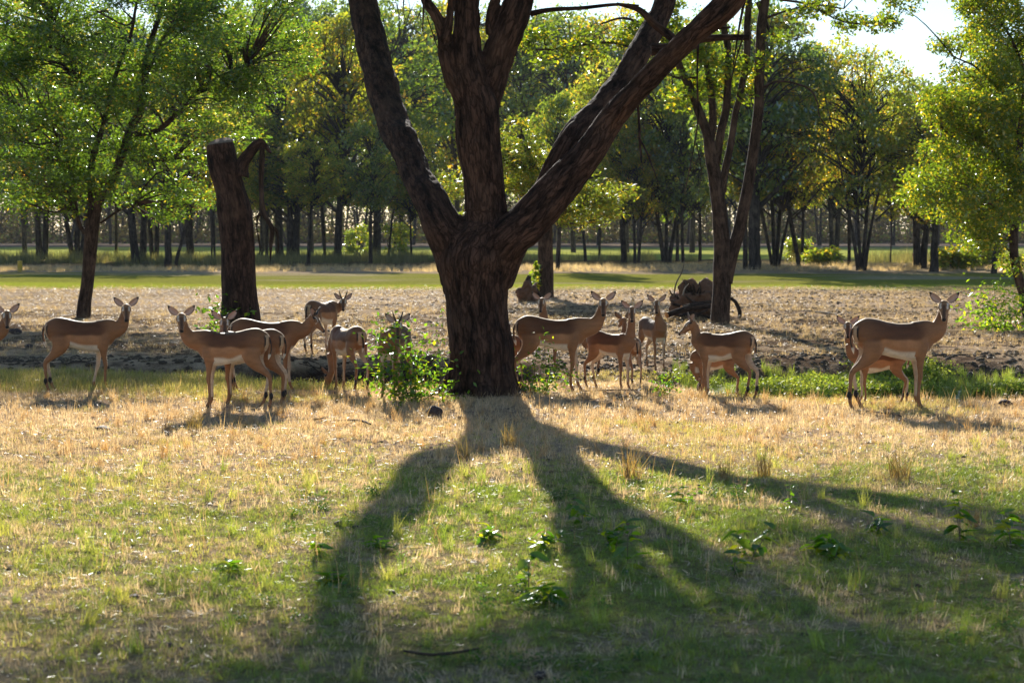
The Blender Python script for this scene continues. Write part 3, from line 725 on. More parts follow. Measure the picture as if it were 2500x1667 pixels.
    for c in cl[::2]:
        c = np.array(c); e = min(ends, key=lambda e_: np.linalg.norm(e_ - c)); m = (c + e) / 2 + r.normal(0, 0.25, 3)
        if m[2] < 1.79 + m[1] * 0.1275 + 0.1: continue
        V, q, t = tube(np.array([e, m, c]) - bp, [0.05, 0.03, 0.01], 7, 5); mb.add(V, q, t)
    mb.obj('branchlets', M['bark_main'], root, kind='stuff')
    return root
build_main_tree()

# ------------------------------------------------------------------ generic tree tools
def tree_thing(name, label, base, group=None, cat='tree'):
    return thing(name, label, cat, tuple(base), 0, group)

def limbs_px(root, base, limbs, d, mat, bark=0.012, sides=14, name='limb', d_off=None):
    """each limb: [(px,py,width_px), ...] in photo pixels at distance d"""
    for i, L in enumerate(limbs):
        dd = d + (d_off[i] if d_off else 0)
        P = np.array([at(a, b, dd) for a, b, w in L]) - base; R = np.array([w / 2 / pxm(dd) for a, b, w in L])
        if i == 0: P[0][2] = -0.15
        V, q, t = tube(P, R, len(P) * 6, sides if i == 0 else 10, bark, 17 + i, jitter=0.12)
        MB().add(V, q, t).obj('trunk' if i == 0 else name, mat, root)

def clump_crown(clumps, per, seed, L, Wd, flat=0.55, up=0.35, droop=0.1):
    """clumps (k,4): centre and radius; leaves gathered toward shell of each clump"""
    r = np.random.default_rng(seed); P = []
    for c in clumps:
        n = max(8, int(per * (c[3] / np.mean(clumps[:, 3]))**2))
        v = r.normal(size=(n, 3)); v /= np.linalg.norm(v, axis=1)[:, None]
        rad = c[3] * r.uniform(0.25, 1.15, n)**0.6
        # tatter the outline
        rad *= 0.7 + 0.6 * vnoise(v * 2.2 + c[:3], seed)
        p = v * rad[:, None]; p[:, 2] *= flat; P.append(p + c[:3])
    P = np.concatenate(P)
    return leaf_cloud(P, L, Wd, up, seed + 1, droop)

def twigs(clumps, sources, seed, r0=0.03, every=1):
    r = np.random.default_rng(seed); mb = MB(); sources = np.asarray(sources)
    for c in clumps[::every]:
        dist = np.linalg.norm(sources - c[:3], axis=1) + 0.6 * np.maximum(0, sources[:, 2] - c[2] + 0.2)
        e = sources[np.argmin(dist)]; m = (e + c[:3]) / 2 + r.normal(0, 0.08, 3) * np.linalg.norm(e - c[:3]); m[2] += 0.05
        V, q, t = tube([e, m, c[:3]], [r0, r0 * 0.6, r0 * 0.2], 8, 6, cap=False, jitter=0.3, seed=seed); mb.add(V, q, t)
        for k in range(3):
            s = m + (c[:3] - m) * r.uniform(0, 0.9); e2 = c[:3] + r.normal(0, c[3] * 0.6, 3) * [1, 1, 0.6]
            V, q, t = tube([s, (s + e2)/2 + r.normal(0, 0.05, 3), e2], [r0*0.35, r0*0.2, r0*0.08], 5, 4, cap=False); mb.add(V, q, t)
    return mb

def crown_px(regions, d, depth, n, seed, rmin, rmax, base):
    """clumps filling rotated-ellipse regions given in photo pixels (cx, cy, rx, ry, weight)"""
    r = np.random.default_rng(seed); out = []
    w = np.array([g[4] for g in regions], float); w /= w.sum()
    for k in range(n):
        g = regions[r.choice(len(regions), p=w)]
        a = r.uniform(0, 2*np.pi); rr = r.uniform()**0.5
        px, py = g[0] + g[2] * rr * math.cos(a), g[1] + g[3] * rr * math.sin(a)
        dd = d + depth * r.uniform(-1, 1) * math.sqrt(max(0.05, 1 - rr * rr))
        out.append([*(at(px, py, dd) - base), r.uniform(rmin, rmax)])
    return np.array(out)

def limb_samples(limbs, d, base, skip=0):
    out = []
    for L in limbs[skip:]:
        P = np.array([at(a, b, d) for a, b, w in L]) - base; out.append(catmull(P, 14)[3:])
    return np.concatenate(out)

# left leafy tree
def left_tree():
    d = 39.3; base = ground(203, 775); base[1] = d; base[2] = zt(base[0], d)
    b0 = base.copy()
    root = tree_thing('leafy_tree', 'leafy green tree on the left with slim leaning trunk and low branches', b0)
    limbs = [
        [(203, 778, 36), (206, 740, 33), (212, 700, 31), (217, 655, 31), (221, 600, 34), (226, 550, 34), (231, 510, 33), (242, 480, 30), (262, 455, 25), (280, 425, 22), (304, 357, 20), (321, 308, 20), (344, 268, 20), (353, 201, 17), (357, 134, 14), (380, 67, 12), (400, 0, 9), (410, -90, 6)],
        [(226, 520, 22), (223, 446, 20), (226, 390, 16), (250, 312, 12), (266, 245, 11), (290, 160, 9), (318, 90, 8), (335, 0, 6)],
        [(218, 575, 14), (196, 551, 12), (181, 490, 11), (174, 424, 9), (150, 360, 7), (120, 290, 5)],
        [(330, 330, 12), (384, 319, 14), (424, 286, 13), (451, 259, 12), (487, 219, 10), (530, 190, 6), (600, 160, 4)],
        [(300, 380, 9), (345, 395, 6), (420, 390, 4)], [(245, 545, 6), (280, 520, 7), (320, 500, 4)],
        [(350, 190, 9), (400, 90, 7), (440, 40, 4)], [(260, 250, 10), (190, 190, 8), (160, 110, 6), (130, 60, 4)],
        [(225, 400, 9), (160, 340, 6), (80, 300, 4)],
    ]
    limbs_px(root, b0, limbs, d, M['bark_mid'], 0.010)
    reg = [(350, -30, 430, 60, 1.5), (330, 120, 330, 130, 2.6), (120, 250, 190, 160, 1.8), (420, 250, 260, 130, 2.0), (100, 420, 160, 90, 1.0), (330, 430, 190, 70, 1.1), (600, 120, 190, 120, 1.2), (420, 500, 110, 40, 0.35), (160, 480, 110, 40, 0.3), (40, 60, 120, 110, 0.7)]
    cl = crown_px(reg, d, 3.0, 330, 81, 0.28, 0.62, b0)
    V, q, c = clump_crown(cl, 235, 82, 0.10, 0.044, 0.5)
    link('crown', mesh_np('crown', V, q, M['leaf_left'], True, c), root)
    twigs(cl, limb_samples(limbs, d, b0), 83, 0.028).obj('branchlets', M['bark_mid'], root, kind='stuff')
left_tree()

# tall silver-green tree behind the sawn trunk reaching over it
def twin_tree():
    d = 36.6; base = ground(1757, 792); base[1] = d; base[2] = zt(base[0], d); b0 = base.copy()
    root = tree_thing('twin_stemmed_tree', 'slim twin-stemmed brown tree right of centre with sparse leaves and a woodpile behind it', b0)
    limbs = [
        [(1757, 797, 52), (1758, 770, 46), (1762, 702, 45), (1763, 650, 44), (1764, 615, 42), (1758, 536, 38), (1747, 446, 34), (1735, 370, 31), (1728, 330, 26), (1707, 277, 22), (1685, 214, 20), (1662, 170, 18), (1634, 90, 15), (1612, 0, 12), (1600, -90, 8)],
        [(1733, 350, 24), (1740, 300, 22), (1740, 268, 20), (1734, 214, 18), (1724, 160, 13), (1716, 60, 9)],
        [(1748, 400, 24), (1757, 335, 22), (1772, 268, 20), (1778, 178, 18), (1776, 112, 17), (1767, 60, 15), (1780, 0, 12), (1786, -80, 8)],
        [(1762, 470, 22), (1770, 420, 20), (1783, 357, 18), (1796, 277, 17), (1807, 232, 16), (1823, 134, 18), (1825, 45, 18), (1832, -30, 14)],
        [(1772, 690, 34), (1785, 625, 32), (1805, 558, 31), (1823, 469, 28), (1841, 357, 26), (1852, 268, 25), (1854, 178, 25), (1859, 67, 25), (1868, 0, 23), (1872, -90, 18)],
        [(1860, 215, 8), (1903, 199, 7), (1970, 214, 6), (1995, 250, 5), (2002, 286, 4), (2037, 330, 3)],
        [(1862, 48, 8), (1921, 27, 6), (1980, 18, 6), (2046, 49, 5), (2091, 58, 4), (2158, 58, 3)],
        [(1862, -12, 9), (1908, 0, 8), (2001, 13, 6), (2060, 22, 3)],
        [(1850, 5, 14), (1868, 50, 12), (1887, 92, 6)],
        [(1700, 190, 6), (1660, 192, 5), (1630, 182, 4)],
    ]
    limbs_px(root, b0, limbs, d, M['bark_mid'], 0.012)
    reg = [(1730, 150, 70, 70, 1.2), (1690, 230, 60, 30, 0.4), (1800, 190, 50, 50, 0.5), (1640, 60, 90, 60, 1.0), (2060, 50, 60, 14, 0.45), (2150, 55, 30, 16, 0.3), (1860, 120, 60, 40, 0.4), (1980, 20, 60, 12, 0.3), (1450, 110, 110, 30, 0.8), (1340, 120, 70, 40, 0.5), (1560, 60, 70, 50, 0.5), (1880, -30, 300, 40, 0.8)]
    cl = crown_px(reg, d, 1.0, 120, 91, 0.16, 0.36, b0)
    V, q, c = clump_crown(cl, 60, 92, 0.12, 0.06, 0.6)
    link('crown', mesh_np('crown', V, q, M['leaf_right'], True, c), root)
    ex = [[(1612, 60, 6), (1560, 115, 6), (1500, 105, 6), (1440, 108, 5), (1370, 120, 5), (1310, 122, 3)], [(1640, 120, 6), (1575, 65, 6), (1520, 45, 5), (1465, 60, 3)]]
    for L in ex:
        P = np.array([at(a, b, d) for a, b, w in L]) - b0; V, q, t = tube(P, [w / 2 / pxm(d) * 1.2 for a, b, w in L], len(P)*4, 7, 0.003, 5); MB().add(V, q, t).obj('limb', M['bark_mid'], root)
    twigs(cl, np.concatenate([limb_samples(limbs, d, b0), limb_samples(ex, d, b0)]), 93, 0.014).obj('branchlets', M['bark_mid'], root, kind='stuff')
twin_tree()

# right-hand tree with hanging yellow-green crown
def right_tree():
    d = 38.4; base = ground(2512, 778); base[1] = d; base[2] = zt(base[0], d); b0 = base.copy()
    root = tree_thing('hanging_tree', 'yellow-green tree at the right edge with drooping crown and thin leaning trunk', b0)
    limbs = [[(2514, 782, 27), (2502, 730, 24), (2490, 690, 23), (2477, 630, 22), (2475, 580, 21), (2479, 530, 20), (2486, 440, 18), (2490, 340, 16), (2500, 230, 13), (2510, 100, 10), (2515, -40, 8)],
             [(2486, 450, 10), (2440, 385, 8), (2400, 350, 7), (2350, 330, 5), (2300, 320, 3)], [(2490, 340, 9), (2450, 240, 8), (2390, 170, 6), (2330, 140, 4)],
             [(2505, 180, 9), (2460, 80, 7), (2400, 20, 5)], [(2510, 60, 9), (2570, -40, 7), (2640, -60, 5)]]
    limbs_px(root, b0, limbs, d, M['bark_mid'], 0.008, 12)
    reg = [(2400, 80, 110, 120, 1.6), (2390, 250, 120, 90, 1.8), (2360, 360, 100, 70, 1.0), (2310, 470, 110, 60, 1.1), (2420, 480, 110, 90, 1.3), (2470, 260, 80, 200, 1.4), (2400, 580, 70, 30, 0.25), (2600, 200, 120, 260, 1.3), (2440, -60, 160, 60, 0.7), (2215, 8, 50, 10, 0.15), (2470, 640, 26, 30, 0.10)]
    cl = crown_px(reg, d, 2.4, 320, 95, 0.18, 0.42, b0)
    V, q, c = clump_crown(cl, 190, 96, 0.085, 0.048, 0.75, 0.2, 0.5)
    link('crown', mesh_np('crown', V, q, M['leaf_right'], True, c), root)
    twigs(cl, limb_samples(limbs, d, b0), 97, 0.018, 2).obj('branchlets', M['bark_mid'], root, kind='stuff')
right_tree()

# golden tree behind the fork
def golden_tree():
    d = 51.3; base = ground(1331, 727); base[1] = d; base[2] = zt(base[0], d); b0 = base.copy()
    root = tree_thing('golden_tree', 'straight-trunked tree with feathery yellow-green crown just right of the forked trunk', b0)
    limbs = [[(1331, 733, 46), (1331, 705, 40), (1332, 650, 37), (1332, 600, 36), (1331, 545, 34), (1325, 480, 28), (1300, 400, 20), (1272, 330, 12)],
             [(1330, 540, 18), (1370, 520, 14), (1430, 500, 10), (1490, 475, 6), (1540, 460, 3)], [(1330, 520, 16), (1365, 470, 12), (1420, 440, 8), (1470, 430, 4)],
             [(1318, 450, 14), (1350, 400, 10), (1390, 370, 5)], [(1312, 430, 12), (1270, 400, 10), (1235, 370, 6)], [(1335, 540, 8), (1380, 548, 6), (1440, 545, 4)]]
    limbs_px(root, b0, limbs, d, M['bark_mid'], 0.012, 16)
    reg = [(1260, 380, 60, 90, 1.6), (1300, 470, 60, 60, 0.8), (1420, 500, 110, 55, 1.6), (1500, 470, 60, 30, 0.6), (1100, 480, 50, 60, 0.5), (1350, 420, 90, 60, 1.0), (1180, 420, 60, 80, 0.5)]
    cl = crown_px(reg, d, 1.8, 190, 101, 0.22, 0.5, b0)
    V, q, c = clump_crown(cl, 70, 102, 0.15, 0.05, 0.4, 0.8)
    link('crown', mesh_np('crown', V, q, M['leaf_gold'], True, c), root)
    twigs(cl, limb_samples(limbs, d, b0), 103, 0.02, 1).obj('branchlets', M['bark_mid'], root, kind='stuff')
    # creeper on its left side
    r = np.random.default_rng(104); P = np.array([at(1313 - abs(r.normal(0, 7)), r.uniform(640, 706) , d - 0.3) for k in range(130)])
    cr = P.mean(0).copy(); cr[2] = zt(cr[0], cr[1])
    V, q, c = leaf_cloud(P - cr, 0.14, 0.09, 0.2, 105)
    t_ = thing('creeper', 'bright green creeper climbing the left side of the straight trunk', 'creeper', tuple(cr))
    link('foliage', mesh_np('foliage', V, q, M['leaf_right'], True, c), t_)
    P = np.array([at(1310, 730, d - .28), at(1311, 690, d-.28), at(1307, 660, d-.28), at(1311, 635, d-.28)]) - cr; V, q, t = tube(P, [0.015, 0.012, 0.01, 0.005], 12, 6); MB().add(V, q, t).obj('stem', M['twig'], t_)
golden_tree()

# ------------------------------------------------------------------ far woodland: crowns shared between trees
def crown_template(seed, kind):
    r = np.random.default_rng(seed); cl = []
    n = 105
    while len(cl) < n:
        p = r.uniform(-1, 1, 3)
        if (p**2).sum() > 1: continue
        if r.uniform() > 0.25 + 0.75 * (p**2).sum(): continue
        z = p[2] * 0.5 + 0.5
        wide = {0: 1.0, 1: 0.75 + 0.3 * z, 2: 1.05 - 0.35 * z, 3: 0.9}[kind]
        cl.append([p[0] * 0.5 * wide, p[1] * 0.5 * wide, z, r.uniform(0.05, 0.12)])
    cl = np.array(cl)
    V, q, c = clump_crown(cl, 78 if kind != 3 else 48, seed + 1, 0.034, 0.019, 0.6, 0.35)
    me = mesh_np('crown', V, q, M['leaf_far'], True, c)
    tw = twigs(cl, np.array([[0, 0, z] for z in np.linspace(0.0, 0.55, 8)]), seed + 2, 0.0075).mesh('branchlets', M['bark_far'])
    return me, tw
TEMPL = [crown_template(1000 + 17 * k, k) for k in range(4)]
TEMPL_GOLD = []
for me, tw in TEMPL[:2]:
    m2 = me.copy(); m2.materials.clear(); m2.materials.append(M['leaf_gold']); TEMPL_GOLD.append((m2, tw))

def far_tree(px, py, w, label, top=None, cw=None, cbot=None, stems=1, lean=0, kind=0, gold=False, seed=0, d=None, group='trees of the woodland edge', name='woodland_tree'):
    """w: trunk width px; top: crown top row; cw: crown width px; cbot: crown bottom row"""
    r = np.random.default_rng(seed * 7 + 5)
    if d is None: d = ground(px, py)[1]
    base = at(px, py, d); base[2] = zt(base[0], d)
    root = tree_thing(name, label, base, group)
    s = pxm(d)
    zbot = (py - (cbot if cbot else 520)) / s; ztop = (py - top) / s
    wd = w / s
    for k in range(stems):
        off = (k - (stems - 1) / 2)
        ex = off * 0.09 * ztop + lean * ztop * 0.08
        rr = wd / 2 / (1 if stems == 1 else stems * 0.62)
        P = [(off * rr * 1.3, 0, -0.2), (off * rr * 1.6, 0.1 * off, 0.4), (ex * 0.45 + r.normal(0, .06), 0.2 * off, zbot * 0.9), (ex * 0.9, 0.3 * off, zbot + (ztop - zbot) * 0.35), (ex + r.normal(0, .3), 0, zbot + (ztop - zbot) * 0.75)]
        V, q, t = tube(P, [rr * 1.25, rr * 1.02, rr * 0.85, rr * 0.55, rr * 0.12], 18, 9, min(0.05, rr * 0.3), seed + k, bfreq=8, jitter=0.25)
        MB().add(V, q, t).obj('trunk', M['bark_far'], root)
        # a pair of boughs
        for b in range(2):
            s0 = np.array([ex * 0.5, 0.2 * off, zbot * (0.8 + 0.5 * b)]); a = r.uniform(0, 6.28) if b else (0 if r.uniform() < .5 else math.pi)
            e = s0 + np.array([math.cos(a) * cw / s * 0.34, math.sin(a) * cw / s * 0.3, (ztop - zbot) * 0.28])
            V, q, t = tube([s0, (s0 + e) / 2 + np.array([0, 0, -0.1]), e], [rr * 0.5, rr * 0.33, rr * 0.1], 9, 6, 0.01, seed); MB().add(V, q, t).obj('bough', M['bark_far'], root)
    if not gold: cw = cw * 0.86
    me, tw = (TEMPL_GOLD[kind % 2] if gold else TEMPL[kind])
    for data, nm in ((me, 'crown'), (tw, 'branchlets')):
        o = link(nm, data, root); 
        if nm == 'branchlets': o['kind'] = 'stuff'
        elif not gold and o.material_slots:
            o.material_slots[0].link = 'OBJECT'; o.material_slots[0].material = M[['leaf_far', 'leaf_blue', 'leaf_blue', 'leaf_far', 'leaf_olive'][int(r.integers(0, 5))]]
        cwm = cw / s * 1.1
        o.scale = (cwm, cwm, (ztop - zbot) * 1.0); o.location = (lean * ztop * 0.07, 0, zbot); o.rotation_euler = (0, 0, r.uniform(0, 6.28))
    return root

FT = [  # px, py, trunk width, label, crown top, crown width, crown bottom, stems, lean, kind, gold
 (-60, 640, 30, 'woodland tree whose crown shows at the far left edge behind the leafy tree', 60, 330, 500, 1, 0, 0, 0),
 (103, 633, 20, 'far tree with two touching stems on the lawn left of the leafy tree', 150, 300, 500, 2, 0, 1, 0),
 (188, 633, 26, 'far cluster of three dark stems right beside the leafy tree trunk', 120, 300, 520, 3, 0, 0, 0),
 (284, 628, 7, 'thin straight far trunk between the leafy tree and the broad dark trunk', 300, 150, 500, 1, 0, 1, 0),
 (331, 642, 22, 'broad dark far trunk leaning slightly, left of the sawn trunk', 40, 360, 500, 1, -0.3, 2, 0),
 (348, 636, 17, 'dark far trunk standing close behind the broad leaning one', 130, 280, 505, 1, 0.4, 0, 0),
 (377, 633, 16, 'far tree with a narrow V of two stems in the undergrowth', 200, 220, 520, 2, 0, 1, 0),
 (411, 651, 19, 'brown far trunk standing nearest on the dry verge left of the sawn trunk', 150, 330, 510, 1, 0.1, 0, 0),
 (431, 650, 10, 'slim far trunk leaning right beside the brown verge trunk', 260, 200, 515, 1, 1.6, 1, 0),
 (465, 633, 19, 'stout short far trunk just left of the sawn trunk', 180, 260, 530, 1, 0, 3, 0),
 (517, 635, 6, 'first of two pole-thin far trunks beside the sawn trunk', 320, 130, 500, 1, 0, 1, 0),
 (524, 635, 6, 'second of two pole-thin far trunks beside the sawn trunk', 330, 120, 505, 1, 0, 2, 0),
 (640, 631, 6, 'pole-thin far trunk just right of the sawn trunk', 340, 150, 520, 1, 0, 1, 0),
 (651, 629, 8, 'thin far trunk seen past the hanging broken limb', 300, 180, 510, 1, 0, 0, 0),
 (681, 630, 21, 'thick far trunk right of the hanging broken limb', 60, 330, 500, 1, 0, 0, 0),
 (715, 633, 23, 'thick far trunk with splayed top under the pale olive crown', 250, 250, 525, 2, 0.2, 1, 1),
 (753, 645, 9, 'slim far trunk on the verge leaning right under the olive crown', 330, 160, 500, 1, 0.7, 1, 1),
 (793, 629, 9, 'brown slim far trunk behind the horned antelope', 300, 190, 510, 1, -0.4, 3, 0),
 (824, 635, 20, 'dark curving far trunk above the horned antelope', 30, 360, 500, 1, 0.4, 2, 0),
 (920, 626, 22, 'dark far tree with spreading boughs between shrubs left of the forked tree', 20, 380, 490, 1, 0.2, 0, 0),
 (905, 642, 9, 'thin dark far stem in front of the spreading one', 280, 160, 520, 1, 0.2, 1, 0),
 (950, 632, 7, 'thin leaning far trunk behind the round shrubs', 330, 170, 520, 1, 0.9, 3, 0),
 (1004, 634, 6, 'thin far stem just left of the forked tree', 300, 170, 540, 1, 0, 1, 1),
 (1362, 659, 12, 'slim brown far trunk just right of the straight golden tree', 230, 200, 540, 1, 0, 2, 0),
 (1429, 637, 9, 'slim far trunk leaning left above the big-eared antelope', 240, 200, 540, 1, -0.5, 1, 0),
 (1463, 634, 6, 'very thin far sapling right of the leaning slim trunk', 330, 130, 545, 1, 0.2, 3, 1),
 (1523, 642, 17, 'dark straight far trunk between the fork limb and the twin-stemmed tree', 130, 300, 530, 1, -0.1, 0, 0),
 (1550, 644, 8, 'narrow far trunk forming a pair right of the dark straight one', 280, 160, 530, 1, -0.6, 1, 0),
 (1560, 644, 7, 'partner stem of the narrow far pair, leaning right', 300, 150, 540, 1, 0.4, 2, 0),
 (1627, 643, 20, 'thick dark multi-stemmed far trunk left of the twin-stemmed tree', 90, 330, 530, 3, 0, 0, 0),
 (1654, 637, 8, 'short thin greenish far trunk beside the thick dark one', 330, 150, 545, 1, 0, 1, 0),
 (1667, 644, 8, 'thin dark far trunk left of the woodpile tree', 260, 170, 535, 1, -0.2, 3, 0),
 (1709, 640, 10, 'reddish slim far trunk just left of the twin-stemmed tree', 200, 210, 520, 1, -0.1, 2, 0),
 (1820, 659, 11, 'dark slim far trunk hugging the grey giant trunk', 160, 220, 510, 1, 0, 1, 0),
 (1842, 661, 32, 'giant grey far trunk right behind the twin-stemmed tree', 10, 360, 480, 1, 0.1, 0, 0),
 (1893, 654, 24, 'dark far tree flaring into many stems from a narrow foot', 25, 380, 500, 4, 0, 2, 0),
 (1948, 655, 11, 'curved far trunk bending left over the brown brush', 200, 230, 520, 1, -1.2, 3, 0),
 (1960, 641, 8, 'thin upright far trunk behind the curved one', 240, 190, 520, 1, 0, 1, 1),
 (2036, 627, 18, 'V-shaped far tree standing in the green tussocks', 85, 300, 520, 2, 0, 1, 0),
 (2073, 653, 10, 'slender dark far trunk left of the bundle of stems', 170, 220, 500, 1, 0, 3, 0),
 (2103, 662, 24, 'bundle of dark far stems on one narrow foot right of the tussocks', 120, 300, 510, 4, 0, 0, 0),
 (2174, 648, 4, 'hair-thin far sapling alone before the bright lawn', 400, 100, 540, 1, 0, 2, 1),
 (2246, 658, 24, 'pair of dark far stems with the small red marker on their left', 190, 260, 540, 2, 0, 1, 1),
 (2280, 664, 21, 'stout black far trunk right of the red marker trees', 230, 260, 545, 1, 0.1, 0, 0),
 (2428, 668, 17, 'dark far trunk seen through hanging leaves at right', 140, 330, 540, 1, 0.2, 2, 0),
 (2560, 650, 24, 'far tree beyond the right edge behind the hanging crown', 80, 360, 540, 1, 0, 0, 0),
]
for i, f in enumerate(FT):
    far_tree(*f[:10], gold=bool(f[10]), seed=i + 1)
# second row on the far side of the lawn
r = np.random.default_rng(77)
R2 = [(60, 597, 60), (170, 599, 40), (270, 597, 30), (520, 598, 20), (610, 598, 10), (560, 599, 0), (450, 597, 10), (700, 598, 20), (790, 598, 50), (880, 598, 30), (1010, 599, 40), (1100, 599, 70), (1240, 598, 30), (1350, 597, 45), (1460, 599, 60), (1560, 597, 90), (1680, 597, 60), (1790, 599, 100), (1900, 598, 140), (2000, 599, 180), (2090, 599, 215), (2180, 599, 240), (2290, 598, 230), (2400, 597, 180), (2520, 597, 120)]
ORD = 'first second third fourth fifth sixth seventh eighth ninth tenth eleventh twelfth thirteenth fourteenth fifteenth sixteenth seventeenth eighteenth nineteenth twentieth twenty-first twenty-second twenty-third twenty-fourth twenty-fifth'.split()
for i, (px, py, top) in enumerate(sorted(R2)):
    far_tree(px, py, 8, 'tall hazy tree beyond the sunlit lawn, %s from the left in the back row' % ORD[i], top - 10, 300, 505, 1 + i % 2, r.uniform(-.4, .4), [1, 0, 3, 2][i % 4], seed=100 + i, group='hazy trees of the back row', name='back_row_tree')
# airy tall trees standing on the lawn between the two rows
for i, (px, top, cw, lb) in enumerate([(640, 0, 330, 'airy tall tree whose thin top fills the sky right of the leafy tree'), (760, -30, 380, 'airy tall tree behind the left limb of the forked tree'), (980, -30, 360, 'airy tall tree seen between the left limb and the middle trunk'), (1120, -40, 330, 'airy tall tree behind the middle trunk of the forked tree'), (1275, -10, 360, 'airy acacia-like tree with open crown right of the middle trunk'), (1400, 20, 360, 'airy tree with open branches under the right limb'), (1530, 10, 330, 'airy tree showing through the crossing right limbs'), (1690, 20, 300, 'airy tall tree behind the left fork of the twin-stemmed tree'), (60, -20, 380, 'airy tall tree behind the left edge of the leafy tree')]):
    far_tree(px, 615 + i % 3, 13, lb, top, cw, 400, 1, r.uniform(-.4, .4), [3, 1, 3, 0, 3][i % 5], seed=150 + i, group='airy trees on the lawn', name='open_crown_tree')
# far-off wood that closes the field: thin grey stems and crowns that read as one mass
def far_wood():
    r = np.random.default_rng(200); mb = MB(); lf = MB()
    for k in range(800):
        x = r.uniform(-160, 160); y = r.uniform(335, 430); h = r.uniform(6, 13)
        V, q, t = tube([(x, y, -0.3), (x + r.normal(0, .5), y, h * 0.5), (x + r.normal(0, 1.2), y, h)], [r.uniform(.15, .4), 0.18, 0.04], 6, 5); mb.add(V, q, t)
        P = np.array([x, y, h * 0.62]) + r.normal(size=(130, 3)) * [2.2, 2.2, h * 0.30]; P[:, 2] = np.abs(P[:, 2])
        V, q, c = leaf_cloud(P, 0.9, 0.4, 0.3, 300 + k); lf.add(V, q, None, c)
    for k in range(1100):
        x = r.uniform(-150, 150); y = r.uniform(318, 350); w = r.uniform(1.0, 3.4)
        P = np.array([x, y, 0.2]) + np.abs(r.normal(size=(46, 3))) * [1, 1, w * 0.8] * np.sign(r.normal(size=(46, 3)) * [1, 1, 0] + [0, 0, 1]) * [w, w, 1]
        V, q, c = leaf_cloud(P, 0.7, 0.35, 0.3, 1300 + k); lf.add(V, q, None, c)
    mb.obj('distant_wood_stems', M['bark_far'], kind='stuff', label='grey stems of the distant wood behind the field')
    lf.obj('distant_wood_leaves', M['leaf_dull'], kind='stuff', label='dull green canopy of the distant wood behind the field')
far_wood()

# ------------------------------------------------------------------ sawn-off trunk with its broken hanging limb
def sawn_trunk():
    d = 32.5; base = ground(590, 815); base[1] = d; base[2] = zt(base[0], d); b0 = base.copy()
    root = thing('sawn_trunk', 'tall dead trunk sawn off flat at the top, left of the forked tree', 'dead tree', tuple(b0))
    P = np.array([at(a, b, d) for a, b in [(590, 825), (588, 790), (584, 700), (581, 600), (573, 520), (562, 460), (545, 400), (538, 352)]]) - b0
    P[0][2] = -0.15
    R = np.array([110, 100, 86, 85, 88, 76, 76, 68]) / 2 / pxm(d)
    V, q, t = tube(P, R, 90, 64, 0.030, 5, bfreq=13)
    V = V.copy()
    MB().add(V, q, t).obj('trunk', M['bark_main'], root)
    c = P[-1]; V, q, t = tube([c, c + np.array([-0.004, -0.01, 0.02])], [R[-1] * 0.93, R[-1] * 0.9], 2, 40); MB().add(V, q, t).obj('sawn_face', M['cutwood2'], root)
    P = np.array([at(a, b, d - .05) for a, b in [(585, 430), (592, 400), (612, 370), (632, 349), (642, 350), (655, 366), (662, 374)]]) - b0
    V, q, t = tube(P, np.array([46, 32, 26, 20, 14, 8, 2]) / 2 / pxm(d), 40, 18, 0.016, 6); MB().add(V, q, t).obj('limb', M['bark_main'], root)
    P = np.array([at(a, b, d - .05) for a, b in [(641, 352), (640, 380), (638, 420), (638, 470), (641, 515), (655, 540), (665, 560), (661, 600), (660, 645)]]) - b0
    V, q, t = tube(P, np.array([10, 15, 15, 13, 17, 13, 15, 10, 2]) / 2 / pxm(d), 50, 12, 0.012, 7, jitter=.3); MB().add(V, q, t).obj('broken_limb', M['bark_mid'], root)
    for L, w in (([(641, 515), (630, 530), (626, 555)], [9, 7, 2]), ([(664, 556), (676, 565), (680, 600), (678, 618)], [12, 8, 5, 2]), ([(625, 545), (634, 600), (633, 622)], [4, 3, 1])):
        P = np.array([at(a, b, d - .05) for a, b in L]) - b0; V, q, t = tube(P, np.array(w) / 2 / pxm(d), 12, 8, 0.006, 8, jitter=.3); MB().add(V, q, t).obj('splinter', M['bark_mid'], root)
M['cutwood2'] = plain_mat('weathered_cut', (0.22, 0.15, 0.10), 0.9, 0.1, 0.2, 20)
sawn_trunk()

# ------------------------------------------------------------------ woodpile and uprooted stumps
def lump_thing(name, label, cat, px, py, d, w, h, seed, mat, flat=None, group=None, depth=None, stretch=None):
    b = at(px, py, d); b[2] = zt(b[0], d)
    me = lump_mesh(name, seed, mat, 1.0, 3)
    V = np.empty(len(me.vertices) * 3, np.float32); me.vertices.foreach_get('co', V); V = V.reshape(-1, 3).astype(float)
    V = V / np.abs(V).max(0); s = pxm(d)
    V *= [w / 2 / s, (depth or w / 2 / s), h / 2 / s]; V[:, 2] += h / 2 / s * 0.72
    V += (vnoise(V * 14, seed)[:, None] - .5) * 0.06 * min(1, w / s)
    me.vertices.foreach_set('co', V.astype(np.float32).ravel()); me.update()
    return link(name, me, None, tuple(b), None, label, cat, group)

